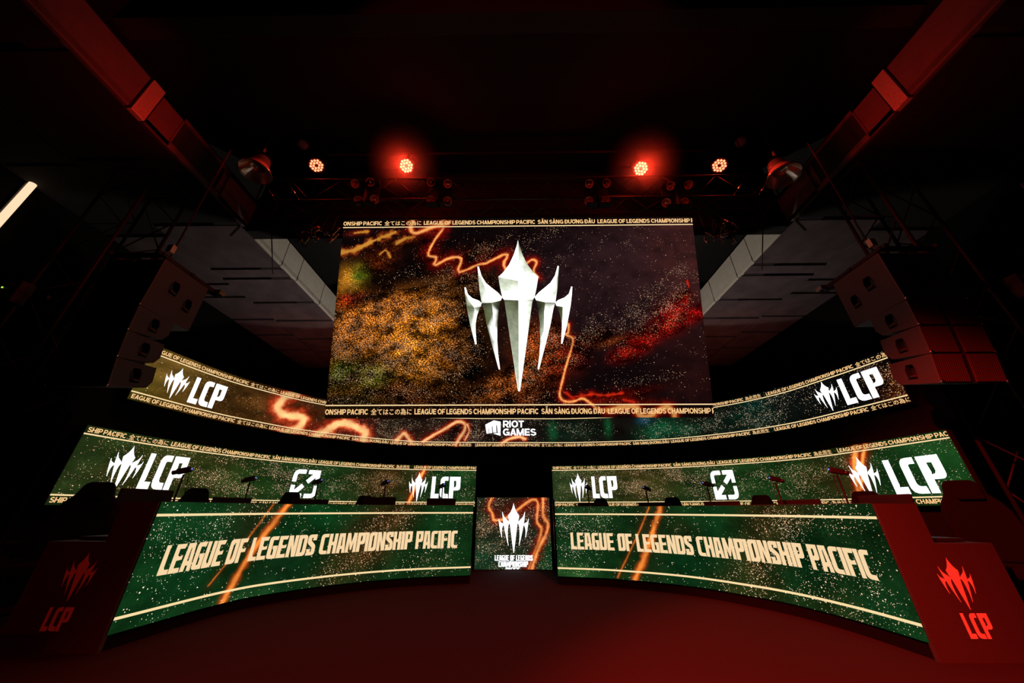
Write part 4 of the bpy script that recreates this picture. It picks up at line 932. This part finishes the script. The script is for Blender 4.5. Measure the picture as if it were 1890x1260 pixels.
# ------------------------------------------------------------------ line arrays
def face_with_holes(m, outer, holes, fn):
    loops = [outer]+holes; pts = [p for l in loops for p in l]
    m.add([fn(a, b) for a, b in pts], [tuple(t) for t in tessellate_polygon([[Vector((a, b, 0)) for a, b in l] for l in loops])])
def hexa(cx, cy, w, h):
    return [(cx-w*.30, cy+h*.5), (cx+w*.30, cy+h*.5), (cx+w*.5, cy+h*.15), (cx+w*.42, cy-h*.5), (cx-w*.42, cy-h*.5), (cx-w*.5, cy+h*.15)]
def speaker(name, label, cat, sg, x, y, ztop, h, depth, width, tilt, hb, handles, group):
    """sg = which side of the stage; the inner side wall faces the stage axis; front faces the hall. Origin at front top inner corner."""
    t = thing(name, label, cat, (x, y, ztop), group)
    t.rotation_euler = (tilt, 0, 0)
    side = [(0, 0), (depth, -(h-hb)*.35), (depth, -(h-hb)*.35-hb*.72), (depth-.12*(h/.7), -h+(h-hb)*.5), (0, -h)] if hb < h else [(0, 0), (depth, 0), (depth, -h), (0, -h)]
    m = MB(); hx = [hexa(a, b, w_, h_) for a, b, w_, h_ in handles]
    face_with_holes(m, side, hx, lambda a, b: (0, a, b))
    n = len(side)
    m.add([(sg*width, a, b) for a, b in side], [tuple(range(n))])
    for i in range(n):
        (a0, b0), (a1, b1) = side[i], side[(i+1) % n]
        m.add([(0, a0, b0), (0, a1, b1), (sg*width, a1, b1), (sg*width, a0, b0)], [(0, 1, 2, 3)])
    m.build('cabinet', M_speaker, t, recalc=False)
    for hxi, (a, b, w_, h_) in zip(hx, handles):
        c = MB(); k = len(hxi); d = sg*.06
        c.add([(0, p, q) for p, q in hxi]+[(d, p*.8+a*.2, q*.8+b*.2) for p, q in hxi], [(i, (i+1) % k, (i+1) % k+k, i+k) for i in range(k)]+[tuple(range(k, 2*k))])
        hc = c.build('handle_cup', M_spkdark, t, recalc=False)
        MB().tube([(sg*.022, a-w_*.40, b-h_*.30), (sg*.0, a-w_*.2, b-h_*.33), (sg*.0, a+w_*.2, b-h_*.33), (sg*.022, a+w_*.40, b-h_*.30)], h_*.11, 10).build('handle', M_steel, hc, smooth=True)
        rim = MB().tube([(-sg*.002, p, q) for p, q in hxi], .004, 6, True).build('rim', M_speaker, hc)
    # front: two grille halves with a groove between, many fine ribs on the panels
    gw = width*.44
    for c in (0, 1):
        x0 = .012 if c == 0 else width-.012-gw
        g = MB().box((sg*(x0+gw/2), -.008, -h/2), (gw, .014, h-.02))
        nr = 14
        for k in range(nr): g.box((sg*(x0+gw*(k+.5)/nr), -.018, -h/2), (gw/nr*.45, .008, h-.03))
        g.build('grille', M_grille, t)
    MB().box((sg*width/2, .0, -h/2), (width*.09, .006, h-.02)).build('waveguide_slot', M_spkdark, t)
    for s in (.0, 1.0):
        b = MB().lathe([(0, -.012), (.016, -.012), (.02, 0), (.016, .012), (0, .012)], (sg*(s*width+(.012 if s == 0 else -.012)), -.022, -h+.015), (0, 1, 0), 10)
        b.build('rigging_pin', M_chrome, t, smooth=True)
    MB().box((sg*.012, -.010, -h/2), (.022, .02, h-.01)).build('corner_strip', M_grille, t)
    return t
def array(sg, x):
    sd = 'left' if sg < 0 else 'right'
    G = 'line array cabinets on the %s' % sd; W_ = .76
    z = 4.20; y = 3.64
    speaker('subwoofer', 'large black subwoofer with two handles at the top of the %s speaker array' % sd, 'speaker', sg, x, y, z, .74, .70, W_, 0, .74,
            [(.26, -.30, .13, .20), (.52, -.42, .12, .19)], G)
    z -= .745
    for i, (tl, nm) in enumerate(((4, 'upper'), (7, 'middle'), (10, 'lowest'))):
        t = math.radians(tl); h = .345
        speaker('line_array_speaker', 'small black %s line array cabinet under the subwoofer on the %s' % (nm, sd), 'speaker', sg, x, y, z, h, .46, W_, t, .26, [(.24, -.17, .12, .18)], G)
        z -= (h+.004)*math.cos(t); y += (h+.004)*math.sin(t)
    # fly frame above, with its motor hook
    f = thing('speaker_fly_frame', 'black rigging frame above the %s speaker array' % sd, 'rigging frame', (x, 3.64, 4.22))
    m = MB()
    for s in (.04, W_-.04): m.box((x+sg*s, 4.02, 4.245), (.05, 1.0, .05))
    for yy in (3.60, 4.05, 4.48): m.box((x+sg*W_/2, yy, 4.245), (W_, .05, .05))
    m.build('frame', M_black, f, world=True)
    MB().box((x+sg*W_/2, 3.95, 4.33), (.05, .30, .12)).build('spreader', M_black, f, world=True)
    MB().tube([(x+sg*W_/2, 3.95, 4.38), (x+sg*W_/2, 3.95, 6.98)], .012, 6).build('chain', M_steel, f, world=True)
    MB().box((x+sg*.05, 3.66, 4.40), (.075, .06, .12)).build('tag_plate', mat('grey_plate', (.45, .48, .38), .5), f, world=True)
    MB().box((x+sg*.02, 4.52, 4.245), (.16, .10, .07)).build('end_clamp', M_chrome, f, world=True)
array(-1, -4.78); array(1, 4.84)

# ------------------------------------------------------------------ trusses
def box_truss(name, label, p0, p1, w, h, step, m, cat='truss', group=None):
    """Square lattice girder between two points: four chords and zig-zag braces."""
    A, B = Vector(p0), Vector(p1); d = (B-A).normalized(); L = (B-A).length
    u = Vector((0, 1, 0)) if abs(d.y) < .9 else Vector((1, 0, 0)); v = d.cross(u).normalized()
    t = thing(name, label, cat, p0, group)
    cs = [(-w/2, -h/2), (w/2, -h/2), (w/2, h/2), (-w/2, h/2)]
    for a, b in cs: MB().tube([A+u*a+v*b, B+u*a+v*b], .025, 8).build('chord', m, t, world=True, smooth=True)
    n = max(2, int(L/step))
    for f in range(4):
        (a0, b0), (a1, b1) = cs[f], cs[(f+1) % 4]
        for i in range(n):
            q0 = A+d*(L*i/n)+u*(a0 if i % 2 else a1)+v*(b0 if i % 2 else b1); q1 = A+d*(L*(i+1)/n)+u*(a1 if i % 2 else a0)+v*(b1 if i % 2 else b0)
            MB().tube([q0, q1], .012, 6).build('brace', m, t, world=True, smooth=True)
    for e in (0, 1):
        P = A if e == 0 else B
        fr = MB()
        for f in range(4):
            (a0, b0), (a1, b1) = cs[f], cs[(f+1) % 4]; fr.tube([P+u*a0+v*b0, P+u*a1+v*b1], .018, 6)
        fr.build('end_frame', m, t, world=True)
    return t
M_truss = mat('black_truss', (.012, .011, .011), .6, 0, spec=.25)
truss = box_truss('lighting_truss', 'horizontal lattice truss above the big screen carrying the lamps', (-5.35, 5.2, 7.12), (5.35, 5.2, 7.12), .5, .62, .55, M_truss)
box_truss('truss_tower', 'tall lattice tower behind the left speaker array', (-6.75, 4.35, .02), (-6.75, 4.35, 6.6), .62, .75, .62, M_truss, group='truss towers at the stage sides')
box_truss('truss_tower', 'tall lattice tower behind the right speaker array', (6.35, 4.35, .02), (6.35, 4.35, 6.6), .62, .62, .62, M_truss, group='truss towers at the stage sides')
pb = thing('lighting_bar', 'thin black pipe hung under the ceiling carrying the red lamps', 'pipe', (0, 4.95, 8.25))
MB().tube([(-5.6, 4.95, 8.25), (5.6, 4.95, 8.25)], .025, 8).build('pipe', M_black, pb, world=True, smooth=True)
for x in (-5, -1.7, 1.7, 5): MB().tube([(x, 4.95, 8.26), (x, 4.95, 9.085)], .008, 6).build('drop_rod', M_steel, pb, world=True)

# ------------------------------------------------------------------ lamps
PARS = [(-4.312, 4.9, 7.832), (-2.344, 4.9, 7.781), (2.674, 4.9, 7.61), (4.349, 4.9, 7.685)]
LABP = ['red LED par lamp, outermost on the left', 'brightest red LED par lamp with red glow, left of centre above the screen', 'brightest red LED par lamp with red glow, right of centre above the screen', 'red LED par lamp, outermost on the right']
AIM = [Vector((-.10, -.55, -.95)), Vector((-.28, -.75, -.95)), Vector((.30, -.78, -.95)), Vector((.10, -.55, -.95))]
led_mesh = None
for i, (p, lab) in enumerate(zip(PARS, LABP)):
    t = thing('par_lamp', lab, 'stage light', p, 'red par lamps above the screen')
    ax = (Vector((0, 0, 1.12))-Vector(p)).normalized()
    ax = (ax+Vector((0, -.35, .25) if i in (0, 3) else (0, 0, 0))).normalized()
    q = ax.to_track_quat('Z', 'Y')
    MB().lathe([(0, -.26), (.07, -.26), (.10, -.2), (.155, -.16), (.16, -.02), (.165, 0), (.150, .0), (.148, -.012), (0, -.012)], (0, 0, 0), ax, 28).build('housing', M_black, t, smooth=True)
    em = M_redhot if i in (1, 2) else M_red
    if i == 1: led_mesh = None
    if i == 3: led_mesh = first_mesh
    for ring, (n, r) in enumerate(((6, .058), (12, .114))):
        for k in range(n):
            a = 2*PI*(k+.5*(ring == 0))/n; rr = r*(1.0 if ring == 0 or k % 2 else .92)
            c = q @ Vector((rr*math.cos(a), rr*math.sin(a), -.006))
            if led_mesh is None:
                o = MB().lathe([(0, .012), (.012, .010), (.0235, 0), (.0235, -.006)], (0, 0, 0), (0, 0, 1), 12).build('led_lens', em, t); led_mesh = o.data
                if i == 0: first_mesh = led_mesh
            else:
                o = bpy.data.objects.new('led_lens', led_mesh); COL.objects.link(o); o.parent = t
            o.location = c; o.rotation_mode = 'QUATERNION'; o.rotation_quaternion = q
    y_ = MB().tube([(-.185, 0, 0), (-.19, .02, .12), (-.12, .03, .26), (0, .03, .29), (.12, .03, .26), (.19, .02, .12), (.185, 0, 0)], .011, 6).build('yoke', M_black, t)
    tp = 8.235-p[2]; MB().box((0, .03, (.27+tp)/2), (.05, .06, tp-.27)).build('clamp', M_black, t)
    s = spot('par_beam', Vector(p)+ax*.03, Vector(p)+AIM[i], 110 if i in (0, 3) else 160, 110, blend=.9, size=.1)
    pl = bpy.data.lights.new('par_glow', 'POINT'); pl.energy = 2 if i in (0, 3) else 24; pl.color = (1, .02, .008); pl.shadow_soft_size = .05
    po = bpy.data.objects.new('par_glow', pl); COL.objects.link(po); po.location = Vector(p)+ax*.09

def haze():
    """Haze added around the two bright lamps, thinning outwards, to form their halos; their own light makes it glow."""
    m = bpy.data.materials.new('haze'); m.use_nodes = True; nt = m.node_tree; nt.nodes.remove(nt.nodes['Principled BSDF'])
    N = nt.nodes.new; L = nt.links.new
    tc = N('ShaderNodeTexCoord'); gr = N('ShaderNodeTexGradient'); gr.gradient_type = 'QUADRATIC_SPHERE'
    ml = N('ShaderNodeMath'); ml.operation = 'MULTIPLY'; ml.inputs[1].default_value = .75
    v = N('ShaderNodeVolumeScatter'); v.inputs['Anisotropy'].default_value = .2
    L(tc.outputs['Object'], gr.inputs[0]); L(gr.outputs[1], ml.inputs[0]); L(ml.outputs[0], v.inputs['Density'])
    L(v.outputs[0], nt.nodes['Material Output'].inputs['Volume'])
    for i, lab in ((1, 'red halo of the bright lamp left of centre, shaped as haze'), (2, 'red halo of the bright lamp right of centre, shaped as haze')):
        prof = [(math.sin(a*PI/12), -math.cos(a*PI/12)) for a in range(13)]
        o = MB().lathe(prof, (0, 0, 0), (0, 0, 1), 20).build('haze', m); o.location = Vector(PARS[i])+Vector((0, -.1, -.05)); o.scale = (.85, .85, .85)
        o['kind'] = 'stuff'; o['label'] = lab; o['category'] = 'haze'
haze()  # volumes added to stand for the glow around the lamps
BL = [([(-3.309, 4.84, 7.163), (-3.002, 4.84, 7.207), (-3.143, 4.84, 6.675), (-2.821, 4.84, 6.701)], 'outermost on the left'), ([(-1.739, 4.84, 7.188), (-1.387, 4.84, 7.134), (-1.684, 4.84, 6.669), (-1.345, 4.84, 6.634)], 'left of centre'),
      ([(1.521, 4.84, 7.088), (1.875, 4.84, 7.099), (1.461, 4.84, 6.594), (1.793, 4.84, 6.604)], 'right of centre'), ([(3.154, 4.84, 7.0), (3.52, 4.84, 7.026), (2.972, 4.84, 6.528), (3.324, 4.84, 6.538)], 'outermost on the right')]
for pts, wh in BL:
    c = np.mean(pts, 0)
    t = thing('blinder_lamp', 'unlit four-bulb blinder lamp on the truss, %s' % wh, 'stage light', c, 'four-bulb blinders on the truss')
    ax = Vector((-c[0]*.35, -c[1], 1.12-c[2])).normalized(); q = ax.to_track_quat('Z', 'Y')
    MB().box((0, .115, 0), (.50, .02, .62)).box((0, .05, 0), (.03, .12, .62)).box((0, .05, .30), (.50, .12, .02)).box((0, .05, -.30), (.50, .12, .02)).build('housing', M_black, t)
    for p in pts:
        l = Vector(p)-Vector(c)
        k = MB().lathe([(.035, -.10), (.06, -.07), (.082, -.02), (.086, .0), (.080, .0), (.075, -.02), (.05, -.06), (.0, -.075)], l, ax, 20).build('lamp_reflector', M_amber, t, smooth=True)
        MB().lathe([(0, .01), (.022, 0), (.03, -.03), (.018, -.06)], l, ax, 14).build('bulb', M_reflector, k, smooth=True)
    MB().box((0, .125, 7.12-c[2]), (.05, .03, .68)).build('clamp', M_black, t)

BELL = [(-5.248, 4.6, 7.244), (5.241, 4.6, 6.947)]
for (p, sg, lab) in ((BELL[0], -1, 'hanging metal bell lamp, left of the truss'), (BELL[1], 1, 'hanging metal bell lamp, right of the truss')):
    t = thing('high_bay_lamp', lab, 'lamp', p, 'bell lamps hanging from the ceiling')
    ax = Vector((-sg*.05, .05, 1)).normalized()
    MB().lathe([(.295, 0), (.29, .02), (.25, .10), (.19, .19), (.150, .25)], (0, 0, 0), ax, 40).build('shade', M_bell, t, smooth=True)
    MB().lathe([(.287, .004), (.24, .095), (.18, .185), (.14, .24), (.0, .24)], (0, 0, 0), ax, 40).build('reflector', M_reflector, t, smooth=True)
    MB().tube([(.298*math.cos(k*PI/20), .298*math.sin(k*PI/20), 0) for k in range(40)], .010, 6, True).build('rim', M_chrome, t, smooth=True)
    h = MB()
    for k in range(6): h.lathe([(0, .25+k*.028), (.165-.006*k, .25+k*.028), (.165-.006*k, .264+k*.028), (.11, .266+k*.028), (.11, .276+k*.028)], (0, 0, 0), ax, 24)
    h.build('cooling_fins', M_bell, t)
    MB().lathe([(0, .41), (.10, .41), (.10, .51), (.06, .55), (0, .55)], (0, 0, 0), ax, 20).build('ballast', M_black, t, smooth=True)
    MB().box((sg*.03, 0, .62), (.03, .05, .20)).build('hanger', M_bell, t)
    MB().tube([(sg*.03, 0, .70), (sg*.03, 0, 9.09-p[2])], .012, 6).build('rod', M_steel, t)

for (x, y, lab) in ((-5.06, 5.16, 'round white ceiling detector near the left end of the lamps'), (5.36, 5.23, 'round white ceiling detector near the right end of the lamps')):
    t = thing('smoke_detector', lab, 'detector', (x, y, 9.0), 'white ceiling detectors')
    MB().tube([(0, 0, .1), (0, 0, .0)], .02, 8).build('stem', M_white, t)
    MB().lathe([(0, -.16), (.05, -.155), (.10, -.12), (.115, -.06), (.115, -.02), (0, .0)], (0, 0, 0), (0, 0, 1), 20).build('body', M_white, t, smooth=True)

TU = [(-9.806, 4.64, 7.192), (-9.793, 4.64, 6.124), (9.328, 4.64, 6.66), (9.321, 4.64, 6.075)]
for (x, z1, mt, lab) in ((-9.72, 7.15, M_tube, 'lit warm white tube light standing on the left wall'), (9.72, 6.75, mat('unlit_tube', (.75, .45, .4), .3), 'unlit tube light standing on the right wall')):
    sg = 1 if x > 0 else -1
    t = thing('tube_light', lab, 'lamp', (x, 4.64, z1), 'tube lights on the side walls')
    MB().tube([(0, 0, -.03), (0, 0, -2.0)], .055 if sg < 0 else .035, 12).build('tube', mt, t, smooth=True)
    MB().box((sg*.10, 0, -1.0), (.06, .10, 2.1)).build('mount', M_steel, t)
    for zz in (0, -2.03): MB().box((sg*.03, 0, zz), (.16, .10, .05)).build('end_cap', M_steel, t)

for (x, sg, lab) in ((-7.10, -1, 'small grey control box with green light on the left truss tower'), (6.98, 1, 'small grey control box with green light on the right truss tower')):
    t = thing('control_box', lab, 'electrical box', (x, 3.92, 3.85), 'control boxes on the towers')
    MB().box((0, 0, 0), (.34, .16, .34)).build('housing', M_speaker, t, bevel=.01)
    MB().box((-sg*.05, -.083, .10), (.12, .006, .07)).build('label_plate', M_white, t)
    MB().box((sg*.05, -.083, .05), (.016, .01, .016)).build('indicator', M_green, t)
    MB().tube([(0, -.02, -.17), (sg*.03, -.05, -.35), (sg*.09, -.03, -.6)], .012, 6).build('cable', M_steel, t)
    MB().box((-sg*.28, .10, 0), (.26, .04, .05)).build('bracket', M_steel, t)

# cable looms and hoists at both ends of the truss
for sg, lab in ((-1, 'loose bright cable loops and fittings at the left end of the truss'), (1, 'loose bright cable loops and fittings at the right end of the truss')):
    cx = sg*4.12; t = thing('cable_loom', lab, 'cables', (cx, 5.3, 6.12), 'cable looms beside the big screen')
    random.seed(7 if sg < 0 else 9)
    for k in range(7):
        x0 = random.uniform(-.35, .35); z0 = random.uniform(-.1, .30); r1 = random.uniform(.08, .20); pts = []
        for i in range(13):
            a = i/12*2*PI*random.choice((.8, .9)); pts.append((x0+r1*math.cos(a), random.uniform(-.02, .02)+.06*math.sin(a*2), z0+r1*math.sin(a)*1.1))
        MB().tube(pts, .011, 6).build('cable_loop', M_chrome if k % 2 else M_steel, t, smooth=True)
    for k in range(5):
        x0 = random.uniform(-.4, .4); z0 = random.uniform(-.25, .2)
        MB().tube([(x0, 0, z0), (x0+random.uniform(-.12, .12), .03, z0+.1), (x0+random.uniform(-.2, .2), 0, z0+.22)], .017, 6).build('fitting', M_chrome, t, smooth=True)
    MB().box((sg*.30, .05, .12), (.16, .14, .20)).build('junction_box', M_black, t)
    for k in (-.22, .05, .3): MB().tube([(k, 0, .2), (k*.9, .06, .45), (k*.8, .12, .74)], .012, 6).build('hanging_cable', M_steel, t, smooth=True)
# bright end braces and slanting safety cables of the truss
for sg in (-1, 1):
    MB().tube([(sg*5.33, 5.42, 6.83), (sg*6.0, 6.75, 6.35)], .012, 6).build('safety_cable', M_black, truss, world=True)
    for x0, x1 in ((5.33, 4.95), (4.85, 4.45)):
        MB().tube([(sg*x0, 4.94, 7.40), (sg*x1, 4.94, 6.84)], .017, 8).build('brace', M_chrome, truss, world=True, smooth=True)
